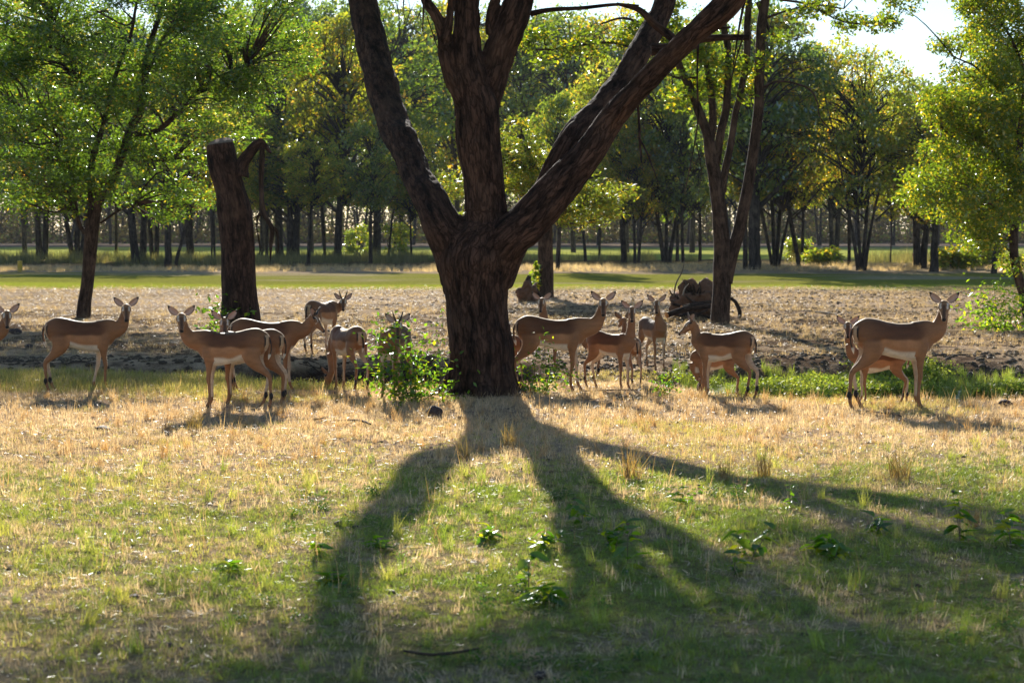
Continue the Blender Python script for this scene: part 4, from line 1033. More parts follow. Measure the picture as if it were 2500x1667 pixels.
def woodpile():
    d = 39.5
    b = at(1700, 775, d); b[2] = zt(b[0], d)
    root = thing('uprooted_stump', 'big brown root ball of an uprooted stump behind the twin-stemmed tree', 'tree stump', tuple(b))
    me = lump_mesh('root_ball', 61, M['rootwood'], 1.0, 4)
    V = np.empty(len(me.vertices) * 3, np.float32); me.vertices.foreach_get('co', V); V = V.reshape(-1, 3).astype(float); V /= np.abs(V).max(0)
    V *= [0.56, 0.38, 0.46]; V[:, 2] += 0.32; V *= (0.75 + 0.5 * vnoise(V * 7, 3))[:, None]; V += (vnoise(V * 22, 5)[:, None] - .5) * 0.12
    me.vertices.foreach_set('co', V.astype(np.float32).ravel()); me.update(); link('root_ball', me, root)
    r = np.random.default_rng(62)
    for k in range(44):
        a = r.uniform(0, 6.28); el_ = r.uniform(-.2, 1.3); u_ = np.array([math.cos(a) * math.cos(el_) * .42, -abs(math.sin(a)) * math.cos(el_) * .3, math.sin(el_) * .33 + .28]); s0 = u_ * .8 + [0, 0, .03]; e = u_ * r.uniform(1.05, 1.4) + r.normal(0, .08, 3)
        V, q, t = tube([s0, (s0 + e)/2 + r.normal(0, .05, 3), e], [0.035, 0.022, 0.006], 8, 6, 0.004, k, jitter=.3); MB().add(V, q, t).obj('root', M['bark_mid'], root)
    def log(L, w, label, cut=True, dd=d - 0.5, mat='bark_mid'):
        P = np.array([at(a, b_, dd) for a, b_ in L]); P[:, 1] = np.linspace(dd - 0.25, dd + 0.25, len(P)) ; c = P.mean(0).copy()
        o = thing('cut_log' if cut else 'dead_branch', label, 'log' if cut else 'branch', tuple(c), 0, 'logs and branches heaped by the stump')
        V, q, t = tube(P - c, np.array(w) * (.66 if w[0] > 6 else 1) / 2 / pxm(dd), 14, 14, 0.006, int(L[0][0]), jitter=.1); MB().add(V, q, t).obj('log', M[mat], o)
        if cut:
            a = P[0] - c; ax = (P[0] - P[1]); ax /= np.linalg.norm(ax); V, q, t = tube([a - ax * 0.01, a + ax * 0.012], [w[0] / 2 / pxm(dd) * .62] * 2, 2, 16); MB().add(V, q, t).obj('sawn_end', M['cutwood'], o)
    log([(1626, 768), (1680, 752), (1735, 748)], [22, 21, 20], 'thickest log of the heap with a bright orange sawn end', dd=38.3)
    log([(1662, 748), (1700, 742), (1740, 738)], [12, 12, 12], 'thinner log with a small orange sawn end, upper in the heap', dd=38.6)
    log([(1640, 741), (1668, 748), (1700, 756)], [11, 10, 8], 'short dark log slanting down at the left top of the heap', False, 38.9)
    log([(1620, 786), (1670, 782), (1732, 786)], [13, 13, 12], 'dark log lying lowest along the front of the heap', False, 38.1)
    log([(1655, 770), (1690, 764), (1738, 778)], [11, 11, 9], 'dark log lying just under the sawn ends', False, 38.1)
    log([(1662, 790), (1700, 770), (1730, 758)], [8, 8, 6], 'slanting greyish branch across the front of the heap', False, 37.9)
    log([(1608, 776), (1650, 792), (1700, 796)], [8, 7, 5], 'thin crooked branch on the ground left of the heap', False, 37.8)
    log([(1672, 722), (1690, 735), (1722, 745)], [8, 9, 8], 'thin branch lying on top of the heap', False, 38.8)
    log([(1642, 722), (1650, 690), (1665, 664), (1672, 640), (1675, 625)], [4, 4, 3, 2, 1], 'long thin bare twig rising out of the heap', False, 38.6, 'twig')
    log([(1665, 722), (1672, 705), (1684, 694)], [3, 3, 1], 'small forked dry twig on top of the heap', False, 38.7, 'twig')
    P = [(1783, 728), (1796, 738), (1805, 758), (1804, 778), (1796, 790)]
    PP = np.array([at(a, b_, 39.2) for a, b_ in P]); c = PP.mean(0).copy(); c[2] = zt(c[0], c[1])
    V, q, t = tube(PP - c, np.array([10, 11, 12, 11, 12]) / 2 / pxm(39.2), 24, 12, 0.012, 9, jitter=.15)
    o = MB().add(V, q, t).obj('curved_root', M['bark_mid']); o.location = tuple(c); o['label'] = 'thick root curving in an arc right of the twin-stemmed tree'; o['category'] = 'root'
    # stump by the golden tree
    b = at(1290, 738, 48.0); b[2] = zt(b[0], 48.0)
    root = thing('gnarled_stump', 'gnarled reddish stump sitting left of the straight trunk', 'tree stump', tuple(b))
    me = lump_mesh('stump_body', 64, M['rootwood'], 1.0, 4)
    V = np.empty(len(me.vertices) * 3, np.float32); me.vertices.foreach_get('co', V); V = V.reshape(-1, 3).astype(float); V /= np.abs(V).max(0)
    V *= [0.28, 0.26, 0.30]; V[:, 2] += 0.2; V *= (0.7 + 0.6 * vnoise(V * [11, 11, 5], 3))[:, None]; V += (vnoise(V * 25, 5)[:, None] - .5) * 0.10
    me.vertices.foreach_set('co', V.astype(np.float32).ravel()); me.update(); link('stump_body', me, root)
    V, q, t = tube([(-.03, 0, .3), (-.02, 0, .5), (0.02, 0, .66)], [0.17, 0.11, 0.07], 14, 12, 0.05, 3); MB().add(V, q, t).obj('snag', M['bark_mid'], root)
    V, q, t = tube([(.1, 0, .3), (.2, 0, .25), (0.34, 0, .1)], [0.1, 0.09, 0.06], 12, 10, 0.03, 3); MB().add(V, q, t).obj('root', M['bark_mid'], root)
woodpile()

# ------------------------------------------------------------------ impala
def build_impala(name, label, px, py, heading, scale, head, look=None, pitch=-38, horn=0.0, gait=(0, 0, 0, 0), dhead=0.0, grazing=False, ears=(0, 0), tuck=0):
    """px,py: ground point under the body centre; head: photo pixel of the forehead; gait: x shift of hooves (front near, front far, hind near, hind far)"""
    g = ground(px, py); g[2] = zt(g[0], g[1]); th = math.radians(heading)
    root = thing('impala', label, 'antelope', tuple(g), th, 'herd of impala in the shade of the big tree', scale)
    ca, sa = math.cos(th), math.sin(th)
    def loc(w): v = (np.asarray(w) - g); return np.array([v[0]*ca + v[1]*sa, -v[0]*sa + v[1]*ca, v[2]]) / scale
    fwd = np.array([ca, sa]); 
    hd_w = at(head[0], head[1], g[1] + fwd[1] * 0.45 * scale + dhead); H = loc(hd_w)
    if look is None:   # looks at the camera
        lw = math.atan2(-hd_w[1], -hd_w[0])
    else: lw = math.radians(look)
    ly = lw - th; pt = math.radians(pitch)
    X = np.array([math.cos(ly) * math.cos(pt), math.sin(ly) * math.cos(pt), math.sin(pt)])      # nose direction
    Yv = np.array([-math.sin(ly), math.cos(ly), 0.0]); Z = np.cross(X, Yv)
    hs = (0.45 + 0.55 * scale) / scale * 0.98
    mb = MB()
    def ell(st, P0=None):
        """stations (centre, half height vector, half width vector)"""
        V = []; sides = 20
        a = np.linspace(0, 2*np.pi, sides, endpoint=False)
        for c, hv, wv in st: V.append(np.asarray(c) + np.outer(np.cos(a), hv) + np.outer(np.sin(a), wv))
        n = len(V); V = np.concatenate(V)
        i = np.arange(n-1)[:, None]*sides; j = np.arange(sides)[None]; j2 = (j+1) % sides
        q = np.stack([i+j, i+j2, i+sides+j2, i+sides+j], -1).reshape(-1, 4)
        V = np.vstack([V, st[0][0], st[-1][0]]); A, B = n*sides, n*sides+1
        t = [(A, (k+1) % sides, k) for k in range(sides)] + [(B, (n-1)*sides+k, (n-1)*sides+(k+1) % sides) for k in range(sides)]
        mb.add(V, q, t)
    # torso
    T = np.array([(-.405, .765, .045, .035), (-.385, .752, .085, .065), (-.34, .74, .128, .098), (-.27, .736, .160, .120), (-.17, .718, .170, .128), (-.04, .684, .170, .134), (.09, .662, .178, .136), (.20, .656, .190, .128), (.29, .668, .178, .110), (.36, .686, .145, .088), (.41, .70, .092, .062), (.432, .705, .05, .035)])
    T = catmull(T, 30)
    ell([((x, 0, z), (0, 0, h), (0, w, 0)) for x, z, h, w in T])
    # neck
    B0 = np.array([.26, 0, .705]); B1 = np.array([.35, 0, .735])
    Hb = H - X * 0.040 * hs + Z * (-0.02) * hs - np.array([0, 0, 0.015])
    if grazing:
        mid = (B1 + Hb) / 2 + np.array([0.10, 0, 0.03]); NP = [B0, B1, mid, Hb * 0.8 + mid * 0.2, Hb]
    else:
        D_ = Hb - B1; NP = [B0, B1, B1 + D_ * np.array([.56, .25, .12]), B1 + D_ * np.array([.82, .6, .40]), B1 + D_ * np.array([.95, .88, .75]), Hb]
    Pn = catmull(np.array(NP), 26)
    Tn, Nn, Bn = frames(Pn); uu = np.linspace(0, 1, 26)
    rn = np.interp(uu, [0, .2, .4, .6, .8, 1], [.142, .122, .090, .064, .051, .044])
    st = []
    for k in range(26):
        side = np.cross(Tn[k], [0, 0, 1.0]); 
        if np.linalg.norm(side) < 0.2: side = np.array([0, 1.0, 0])
        side /= np.linalg.norm(side); up = np.cross(side, Tn[k])
        st.append((Pn[k], up * rn[k] * 1.12, side * rn[k] * 0.80))
    ell(st)
    # head
    hst = [(-.062, .018, .020, -.006), (-.05, .036, .036, -.006), (-.02, .052, .047, -.004), (.02, .058, .053, -.006), (.05, .056, .050, -.010), (.085, .046, .040, -.016), (.12, .037, .031, -.022), (.155, .031, .026, -.027), (.185, .028, .026, -.030), (.205, .022, .022, -.032), (.214, .010, .010, -.033)]
    ell([(H + (X * s + Z * o) * hs, Z * a * hs, Yv * b * hs) for s, a, b, o in hst])
    for sgn in (-1, 1):      # brow ridges over the eyes
        V, q, t = tube([H + (X * .0 + Z * .022 + Yv * sgn * .034) * hs, H + (X * .05 + Z * .015 + Yv * sgn * .045) * hs, H + (X * .085 + Z * -.005 + Yv * sgn * .030) * hs], np.array([.016, .018, .010]) * hs, 8, 8); mb.add(V, q, t)
    # legs
    def leg(pts_, shift, side):
        P, R = [], []
        for x, y_, z, a, b in pts_:
            w = max(0, 1 - z / 0.62)**0.9
            P.append((x + shift * w, side * y_, z)); R.append((a, b))
        P = np.array(P); R = np.array(R); Q = catmull(np.hstack([P, R]), 26)
        Tt, _, _ = frames(Q[:, :3]); st_ = []
        for k in range(26):
            sd_ = np.array([0, 1.0, 0]); f = np.cross(Tt[k], sd_); f /= np.linalg.norm(f); st_.append((Q[k, :3], f * Q[k, 3], sd_ * Q[k, 4]))
        ell(st_)
    FL = [(.275, .060, .70, .085, .045), (.270, .078, .60, .072, .046), (.262, .082, .52, .050, .036), (.268, .080, .43, .034, .028), (.276, .078, .345, .026, .023), (.278, .077, .31, .0265, .024), (.270, .076, .25, .019, .018), (.266, .076, .16, .0175, .016), (.266, .076, .10, .0205, .019), (.280, .076, .055, .018, .017), (.294, .076, .022, .024, .020), (.296, .076, 0.0, .026, .022)]
    HL = [(-.25, .055, .77, .105, .045), (-.215, .080, .66, .118, .050), (-.225, .088, .56, .098, .046), (-.275, .086, .48, .066, .036), (-.335, .082, .425, .042, .027), (-.388, .080, .375, .030, .024), (-.398, .079, .32, .024, .020), (-.386, .078, .22, .0195, .018), (-.378, .078, .14, .0195, .017), (-.374, .078, .10, .022, .019), (-.358, .078, .055, .018, .017), (-.342, .078, .022, .024, .020), (-.338, .078, 0.0, .026, .022)]
    leg(FL, gait[0], -1); leg(FL, gait[1], 1); leg(HL, gait[2], -1); leg(HL, gait[3], 1)
    # dark glands' tufts above the hind hooves
    tufts = []
    for sgn, sh in ((-1, gait[2]), (1, gait[3])):
        sx = sh * (1 - .14 / .62)**0.9; c = np.array([-.388 + sx, sgn * .078, .145]); tufts.append(c)
        V, q, t = tube([c + [0, 0, .04], c + [-.006, 0, .0], c + [0.004, 0, -.035]], [.012, .022, .012], 8, 8); mb.add(V, q, t)
    tmp = mb.obj('tmp_body', None)
    md = tmp.modifiers.new('r', 'REMESH'); md.mode = 'VOXEL'; md.voxel_size = 0.0105
    sm = tmp.modifiers.new('s', 'SMOOTH'); sm.iterations = 3; sm.factor = 0.5
    dg = bpy.context.evaluated_depsgraph_get(); me = bpy.data.meshes.new_from_object(tmp.evaluated_get(dg)); me.name = 'body'
    old = tmp.data; bpy.data.objects.remove(tmp); bpy.data.meshes.remove(old)
    n = len(me.vertices); V = np.empty(n*3, np.float32); me.vertices.foreach_get('co', V); V = V.reshape(-1, 3).astype(float)
    nrm = np.empty(n*3, np.float32); me.vertices.foreach_get('normal', nrm); nrm = nrm.reshape(-1, 3)
    x, y, z = V.T
    saddle = np.array([.115, .044, .017]); flank = np.array([.37, .175, .080]); white = np.array([.66, .57, .46]); black = np.array([.012, .010, .010]); fawn = np.array([.27, .122, .052])
    # muscle and bone under the coat: shoulder blade, haunch, ribs, hip
    dsp = 0.0
    for (cx, cz, rx, rz, a_) in ((.27, .66, .07, .13, .010), (-.24, .66, .09, .13, .010), (.16, .62, .05, .10, -.007), (-.13, .64, .05, .09, -.009), (-.30, .80, .04, .03, .007), (.30, .52, .04, .05, .005)):
        dsp = dsp + a_ * np.exp(-((x - cx) / rx)**2 - ((z - cz) / rz)**2) * (np.abs(y) > .05)
    dsp = dsp + .0016 * np.sin(x * 130) * np.exp(-((x - .03) / .10)**2 - ((z - .64) / .09)**2) + (vnoise(V * 18, 6) - .5) * .004
    V = V + nrm * dsp[:, None]; me.vertices.foreach_set('co', V.astype(np.float32).ravel()); x, y, z = V.T
    w1 = (vnoise(V * 9, 3) - .5) * 0.035
    c = np.tile(fawn, (n, 1))
    def mixin(c, col, m): m = np.clip(m, 0, 1)[:, None]; return c * (1 - m) + np.asarray(col) * m
    torso = sstep(.50, .53, z) * (x < .47) * (x > -.5)
    sz = .675 + .03 * sstep(0.1, 0.35, x) + w1
    body_m = torso * (1 - sstep(.18, .44, x + w1 * 3))
    c = mixin(c, saddle, body_m * sstep(sz - .024, sz + .024, z) * (1 - 0.55 * sstep(-.12, -.36, x)))
    c = mixin(c, flank, body_m * (1 - sstep(sz - .014, sz + .014, z)) * sstep(-.20, -.12, x) * (1 - sstep(.20, .27, x)))
    bz = .560 + .05 * sstep(0.05, -.18, x) + w1 * 0.6
    belly = (1 - sstep(bz - .018, bz + .018, z)) * sstep(.44, .47, z) * sstep(-.24, -.16, x) * (1 - sstep(.36, .40, x)) * (np.abs(y) < .118)
    lg_out = ((x > .20) & (x < .36) & (np.abs(y) > .088)) | ((x < -.12) & (np.abs(y) > .085))
    c = mixin(c, white, belly * (~lg_out))
    # inner sides of the legs
    inner = (nrm[:, 1] * np.sign(y) < -0.25) & (z < .60) & (z > .12)
    c = mixin(c, (.55, .42, .30), inner * 0.7)
    # rump
    rear = sstep(-.355, -.385, x) * sstep(.50, .56, z) * (nrm[:, 0] < -.15)
    c = mixin(c, (.46, .30, .18), rear * (np.abs(y) < .058) * (z < .82))
    c = mixin(c, white, rear * (np.abs(y) < .040) * (z < .66))
    c = mixin(c, black, rear * (np.abs(np.abs(y) - .066) < .009) * (z < .82))
    for tf in tufts:
        dd_ = np.sqrt(((V - tf) ** 2 / np.array([.026, .03, .048])**2).sum(1)); c = mixin(c, black, 1 - sstep(.8, 1.1, dd_))
    # head markings in head space
    h = V - H; hx, hy, hz = h @ X / hs, h @ Yv / hs, h @ Z / hs
    inh = (hx > -.075) & (hx < .24) & (np.abs(hy) < .075) & (np.abs(hz) < .09)
    c = mixin(c, (.26, .13, .06), inh * sstep(-.02, .02, hz))
    c = mixin(c, (.10, .052, .03), inh * sstep(.0, .01, hz + .02) * (np.abs(hy) < .017) * sstep(.03, .06, hx) * (hx < .19))
    c = mixin(c, (.62, .52, .42), inh * (np.abs(np.abs(hy) - .036) < .009) * (np.abs(hx - .045) < .035) * (hz > -.02))
    c = mixin(c, black, inh * (hx > .195) * (hz > -.042))
    c = mixin(c, white, inh * (hx > .15) * (hz < -.042) * (hz > -.066) * (np.abs(hy) < .03))
    c = mixin(c, black, inh * (np.abs(hx - .015) < .02) * (np.abs(hy) > .045) * (hz > .01))
    c = mixin(c, (.03, .025, .02), (z < .026) * 1.0)
    c = c * (0.86 + 0.28 * vnoise(V * [14, 14, 40], 12) )[:, None] * (0.92 + 0.16 * vnoise(V * 6 + px * .1, 13))[:, None]
    set_col(me, c); me.materials.clear(); me.materials.append(M['fur']); me.polygons.foreach_set('use_smooth', np.ones(len(me.polygons), bool)); me.update()
    link('body', me, root)
    # ears: cupped leaves
    for k, sgn in enumerate((-1, 1)):
        o0 = H + (X * -.030 + Z * .028 + Yv * sgn * .036) * hs
        el = math.radians(38 + ears[k]); D = Yv * sgn * math.cos(el) + Z * math.sin(el) * 0.6 + np.array([0, 0, 1.0]) * math.sin(el) * 0.5 - X * 0.12; D /= np.linalg.norm(D)
        Fr = X * 0.9 + np.array([0, 0, .15]); Fr -= D * (Fr @ D); Fr /= np.linalg.norm(Fr); Sd = np.cross(D, Fr)
        L = .146 * hs; rows, cols = 9, 7; Vv = []; cc = []
        for layer in (0, 1):
            for i in range(rows):
                u = i / (rows - 1); wv = .036 * hs * (math.sin(math.pi * min(1, u * 0.93 + 0.07)**0.8)**0.75) + 0.004
                for j in range(cols):
                    v = (j / (cols - 1)) * 2 - 1
                    p = o0 + D * L * u + Sd * wv * v + Fr * (abs(v)**2 * wv * 0.75 - layer * 0.006 * (1 - abs(v)**4) ) 
                    Vv.append(p)
                    tip = u > .84 or (abs(v) > .93 and u > .45)
                    cc.append((.014, .011, .010) if tip else ((.50, .34, .28) if layer == 0 and abs(v) < .8 else (.22, .115, .06)))
        f = []
        for layer in (0, 1):
            o_ = layer * rows * cols
            for i in range(rows - 1):
                for j in range(cols - 1):
                    a = o_ + i*cols + j; qd = (a, a+1, a+cols+1, a+cols); f.append(qd if layer == 0 else qd[::-1])
        MB().add(Vv, f, None, cc).obj('ear', M['fur'], root)
        # eyes
        e0 = H + (X * .046 + Z * .006 + Yv * sgn * .047) * hs
        V, q, t = tube([e0 - X * .013 * hs, e0 - X * .008 * hs, e0, e0 + X * .008 * hs, e0 + X * .013 * hs], np.array([.002, .009, .0125, .009, .002]) * hs, 8, 10); MB().add(V, q, t).obj('eye', M['eye'], root)
        if horn:
            b = H + (X * -.012 + Z * .045 + Yv * sgn * .022) * hs; up = Z * 0.75 + np.array([0, 0, .6]) - X * .1; up /= np.linalg.norm(up)
            hp = [b, b + (up * .35 + Yv * sgn * .14) * horn, b + (up * .7 + Yv * sgn * .27 - X * .05) * horn, b + (up * 1.0 + Yv * sgn * .30 - X * .02) * horn]
            V, q, t = tube(hp, np.array([.014, .012, .008, .0015]), 14, 8); MB().add(V, q, t).obj('horn', M['horn'], root)
    # tail
    tl = catmull(np.array([(-.395, 0, .800), (-.418, .004, .75), (-.422, 0, .67), (-.408, -.006, .60), (-.395, 0, .545)]), 14)
    V, q, t = tube(tl, np.interp(np.linspace(0, 1, 14), [0, .5, .8, 1], [.013, .013, .017, .004]), 14, 8)
    zc = V[:, 2]; tcx = np.where((V[:, 0] < np.interp(zc, [.52, .68, .8], [-.40, -.428, -.408]))[:, None] & (zc > .61)[:, None], black, np.where((zc < .6)[:, None], white, fawn))
    MB().add(V, q, t, tcx).obj('tail', M['fur'], root)
    return root

HERD = [
 dict(label='impala cut off by the left edge, only its neck and head showing', px=-92, py=960, heading=0, scale=.93, head=(17, 768)),
 dict(label='hornless impala standing apart on the left under the leafy tree, face turned to us', px=196, py=953, heading=16, scale=.955, head=(308, 752), gait=(.03, -.12, -.02, .05)),
 dict(label='impala facing left in front of the sawn trunk, whole body lit, looking at us', px=573, py=994, heading=170, scale=.925, head=(443, 775), gait=(.03, .0, .06, -.08)),
 dict(label='young short-horned impala hidden behind the one facing left, head above its back', px=614, py=986, heading=168, scale=.90, head=(548, 785), horn=.06, gait=(0.03, -.02, .0, -.04)),
 dict(label='impala walking right with lowered muzzle, its rump hidden by two others', px=645, py=957, heading=8, scale=.935, head=(766, 777), look=-18, pitch=-42, horn=.08, gait=(-.04, .05, 0, .03)),
 dict(label='horned young ram farthest back, rump to us, head turned over its shoulder', px=784, py=861, heading=62, scale=.90, head=(838, 735), horn=.15, gait=(0, 0, -.02, .03)),
 dict(label='impala with rump to us and head down, right of the dark ditch bank', px=852, py=954, heading=122, scale=.84, head=(805, 915), look=150, pitch=-60, grazing=True, gait=(.04, -.04, -.02, .04)),
 dict(label='horned impala mostly hidden behind the leafy bush left of the big trunk', px=965, py=972, heading=-105, scale=.86, head=(971, 792), horn=.13, dhead=0.0),
 dict(label='impala almost hidden by the big trunk, only its brown rump showing', px=1216, py=945, heading=180, scale=.70, head=(1150, 900), look=180, pitch=-55, grazing=True),
 dict(label='largest impala just right of the big trunk, side on, big ears spread', px=1342, py=957, heading=2, scale=.965, head=(1473, 738), gait=(-.03, .08, -.04, .06)),
 dict(label='impala facing left behind the largest one, its back and pale ears showing', px=1398, py=903, heading=180, scale=.87, head=(1323, 735), look=-100),
 dict(label='small impala facing us with body turned left, next to the largest one', px=1487, py=948, heading=-38, scale=.755, head=(1543, 757), gait=(.0, .03, -.02, .05)),
 dict(label='impala facing away right behind the small one, rump and dark hind legs showing', px=1536, py=934, heading=105, scale=.70, head=(1522, 782), look=110, pitch=-20),
 dict(label='slender fawn facing us beside the woodpile', px=1592, py=893, heading=-68, scale=.79, head=(1603, 740), gait=(0, .02, -.04, .02)),
 dict(label='impala facing left away from us, striped rump at right, in front of the twin-stemmed tree', px=1771, py=972, heading=150, scale=.835, head=(1688, 790), look=192, pitch=-32, gait=(.02, -.03, -.03, .05)),
 dict(label='grazing young impala half hidden behind the one with the striped rump', px=1748, py=958, heading=176, scale=.62, head=(1712, 938), look=185, pitch=-62, grazing=True),
 dict(label='young impala behind the rightmost adult, one ear and its legs showing', px=2150, py=984, heading=176, scale=.68, head=(2070, 795), look=-100, gait=(.02, -.03, -.04, .06)),
 dict(label='rightmost impala, tall adult side on by the green ditch, looking at us', px=2176, py=995, heading=10, scale=1.045, head=(2305, 745), gait=(-.02, .02, -.10, .06)),
]
for h_ in HERD: build_impala('impala', **h_)

# ------------------------------------------------------------------ shrubs and weeds built leaf by leaf
def leaf_mesh(name, L, Wd, mat, seed, toothed=False):
    r = np.random.default_rng(seed); n = 6; V = []; f = []
    for i in range(n + 1):
        u = i / n; w = Wd / 2 * math.sin(math.pi * u**0.85)**0.8 * (1 + (0.12 if toothed and i % 2 else 0)); z = -0.25 * L * u * u + 0.04 * L * math.sin(u * 6)
        V += [(L * u, -w, z + w * 0.35), (L * u, 0, z), (L * u, w, z + w * 0.35)]
    for i in range(n):
        a = 3 * i; f += [(a, a+1, a+4, a+3), (a+1, a+2, a+5, a+4)]
    return mesh_np(name, np.array(V), np.array(f), mat, True, np.tile([r.uniform(), r.uniform() * 0.9, 0.5], (len(V), 1)))
LEAVES = [leaf_mesh('leaf', 1.0, 0.42 + 0.05 * (k % 3), M['leaf_shrub'], 900 + k) for k in range(5)]
for k, me in enumerate(LEAVES):
    c = [(0.1, .2, .5), (0.5, .3, .5), (0.9, .3, .5), (0.7, .97, .5), (0.3, .3, .5)][k]; set_col(me, np.tile(c, (len(me.vertices), 1)))

def place_leaf(root, p, L, az, el, roll, r):
    o = bpy.data.objects.new('leaf', LEAVES[int(r.integers(0, 5))]); COL.objects.link(o); o.parent = root
    o.location = tuple(p); o.rotation_euler = (roll, -el, az); o.scale = (L, L, L)

def shrub(name, label, px, py, stems, leaf_len, seed, d=None, group=None, nleaf=8, stem_r=0.004, cat='shrub', rest=0, spread=0.5):
    """stems: list of pixel paths starting near the base"""
    r = np.random.default_rng(seed); g = ground(px, py) if d is None else at(px, py, d); d = g[1]; g[2] = zt(g[0], d)
    root = thing(name, label, cat, tuple(g), 0, group); extra = []
    for S_ in stems:
        off = r.uniform(-.12, .12)
        P = np.array([at(a, b, d + off) for a, b in S_]) - g; P[0] = P[0] * [1, 1, 0] + [0, 0, -0.02]
        V, q, t = tube(P, np.linspace(stem_r, stem_r * .35, len(P)), len(P) * 4, 6); MB().add(V, q, t).obj('stem', M['twig'], root)
        C = catmull(P, nleaf + 2)
        for k in range(1, nleaf + 2):
            for j in range(2):
                az = r.uniform(0, 6.28) if k < nleaf + 1 else r.uniform(0, 6.28)
                place_leaf(root, C[k] + r.normal(0, .008, 3), leaf_len * r.uniform(.55, 1.15), az, r.uniform(-.3, .7), r.uniform(-.6, .6), r)
    if rest:
        Q = []
        for S_ in stems:
            P = np.array([at(a, b, d) for a, b in S_]) - g; C = catmull(P, 10); Q.append(C[r.integers(1, 10, max(1, rest // len(stems)))] + r.normal(size=(max(1, rest // len(stems)), 3)) * spread * np.array([.25, .25, .16]))
        Q = np.concatenate(Q); Q = Q[Q[:, 2] > 0.01]
        V, q, c = leaf_cloud(Q, leaf_len * 0.95, leaf_len * 0.5, 0.5, seed)
        link('foliage', mesh_np('foliage', V, q, M['leaf_shrub'], True, c), root, kind='stuff')
    return root

shrub('leafy_bush', 'glossy-leaved green bush just left of the big trunk, hiding a horned antelope', 1010, 985,
      [[(1000, 985), (985, 930), (960, 870), (925, 800 + 20), (965, 790)], [(1005, 985), (985, 930), (960, 860), (915, 850)], [(1010, 985), (1000, 920), (995, 870), (965, 840), (950, 800)],
       [(1015, 985), (1015, 930), (1020, 880), (1030, 840), (1035, 815)], [(1005, 985), (960, 960), (925, 925), (912, 900)], [(1020, 985), (1040, 950), (1060, 925), (1075, 905)],
       [(1008, 985), (970, 950), (950, 915), (935, 895)], [(1015, 985), (1010, 950), (1000, 910), (1010, 880)], [(1025, 985), (1050, 965), (1080, 960), (1100, 975)], [(1000, 985), (975, 970), (955, 960), (945, 950)],
       [(1018, 985), (1030, 940), (1040, 900), (1055, 870)], [(1012, 985), (990, 950), (975, 900), (990, 860)]],
      0.075, 301, nleaf=10, stem_r=.006, rest=900, spread=.55)
shrub('sapling', 'thin upright sapling with few leaves against the left side of the big trunk', 1080, 985,
      [[(1080, 985), (1080, 930), (1081, 870), (1081, 800), (1080, 765), (1078, 757)], [(1081, 870), (1072, 845), (1064, 830)], [(1080, 840), (1066, 812), (1064, 790)]], 0.05, 302, nleaf=7, stem_r=.004)
shrub('small_bush', 'small dark glossy bush right of the big trunk, before the largest antelope', 1318, 968,
      [[(1318, 968), (1318, 930), (1322, 890), (1330, 850), (1330, 818)], [(1315, 968), (1300, 940), (1285, 905), (1275, 890)], [(1320, 968), (1345, 930), (1362, 905), (1375, 888)], [(1322, 968), (1335, 940), (1352, 920), (1390, 905)],
       [(1312, 968), (1290, 950), (1275, 940), (1268, 935)], [(1318, 968), (1308, 930), (1305, 895), (1312, 870)], [(1325, 968), (1345, 950), (1356, 940), (1350, 925)], [(1318, 968), (1330, 940), (1335, 905), (1350, 880)]],
      0.06, 303, nleaf=8, stem_r=.005, rest=420, spread=.4)
shrub('green_seedling', 'small bright green leafy plant by itself on the ditch edge right of centre', 1622, 965,
      [[(1622, 965), (1612, 945), (1600, 932), (1585, 930)], [(1622, 965), (1620, 940), (1618, 920), (1620, 915)], [(1624, 965), (1635, 940), (1645, 928), (1655, 930)], [(1622, 965), (1606, 950), (1596, 944)], [(1624, 965), (1640, 950), (1650, 945)], [(1622, 965), (1628, 945), (1634, 930)]],
      0.06, 304, nleaf=5, rest=90, spread=.25)
shrub('stump_sprout', 'leafy green sprout at the left foot of the sawn trunk', 528, 815,
      [[(535, 815), (520, 780), (510, 760), (503, 758)], [(540, 815), (535, 780), (532, 755), (535, 740)], [(545, 815), (550, 780), (560, 760), (575, 755)], [(530, 815), (515, 800), (505, 790)], [(540, 815), (525, 770), (520, 750)]],
      0.12, 305, d=32.0, nleaf=5, rest=110, spread=.6)
shrub('edge_bush', 'pale green airy bush on the dry ground at the right edge', 2450, 812,
      [[(2440, 812), (2420, 790), (2390, 770), (2372, 765)], [(2445, 812), (2425, 770), (2400, 740), (2405, 725)], [(2450, 812), (2435, 760), (2428, 715), (2430, 690)], [(2460, 812), (2470, 780), (2480, 750), (2470, 730)], [(2455, 812), (2450, 770), (2455, 740), (2450, 715)], [(2465, 812), (2490, 790), (2510, 770), (2515, 750)], [(2450, 812), (2420, 800), (2385, 800)]],
      0.11, 306, d=33.5, nleaf=8, stem_r=.006, rest=900, spread=1.0)
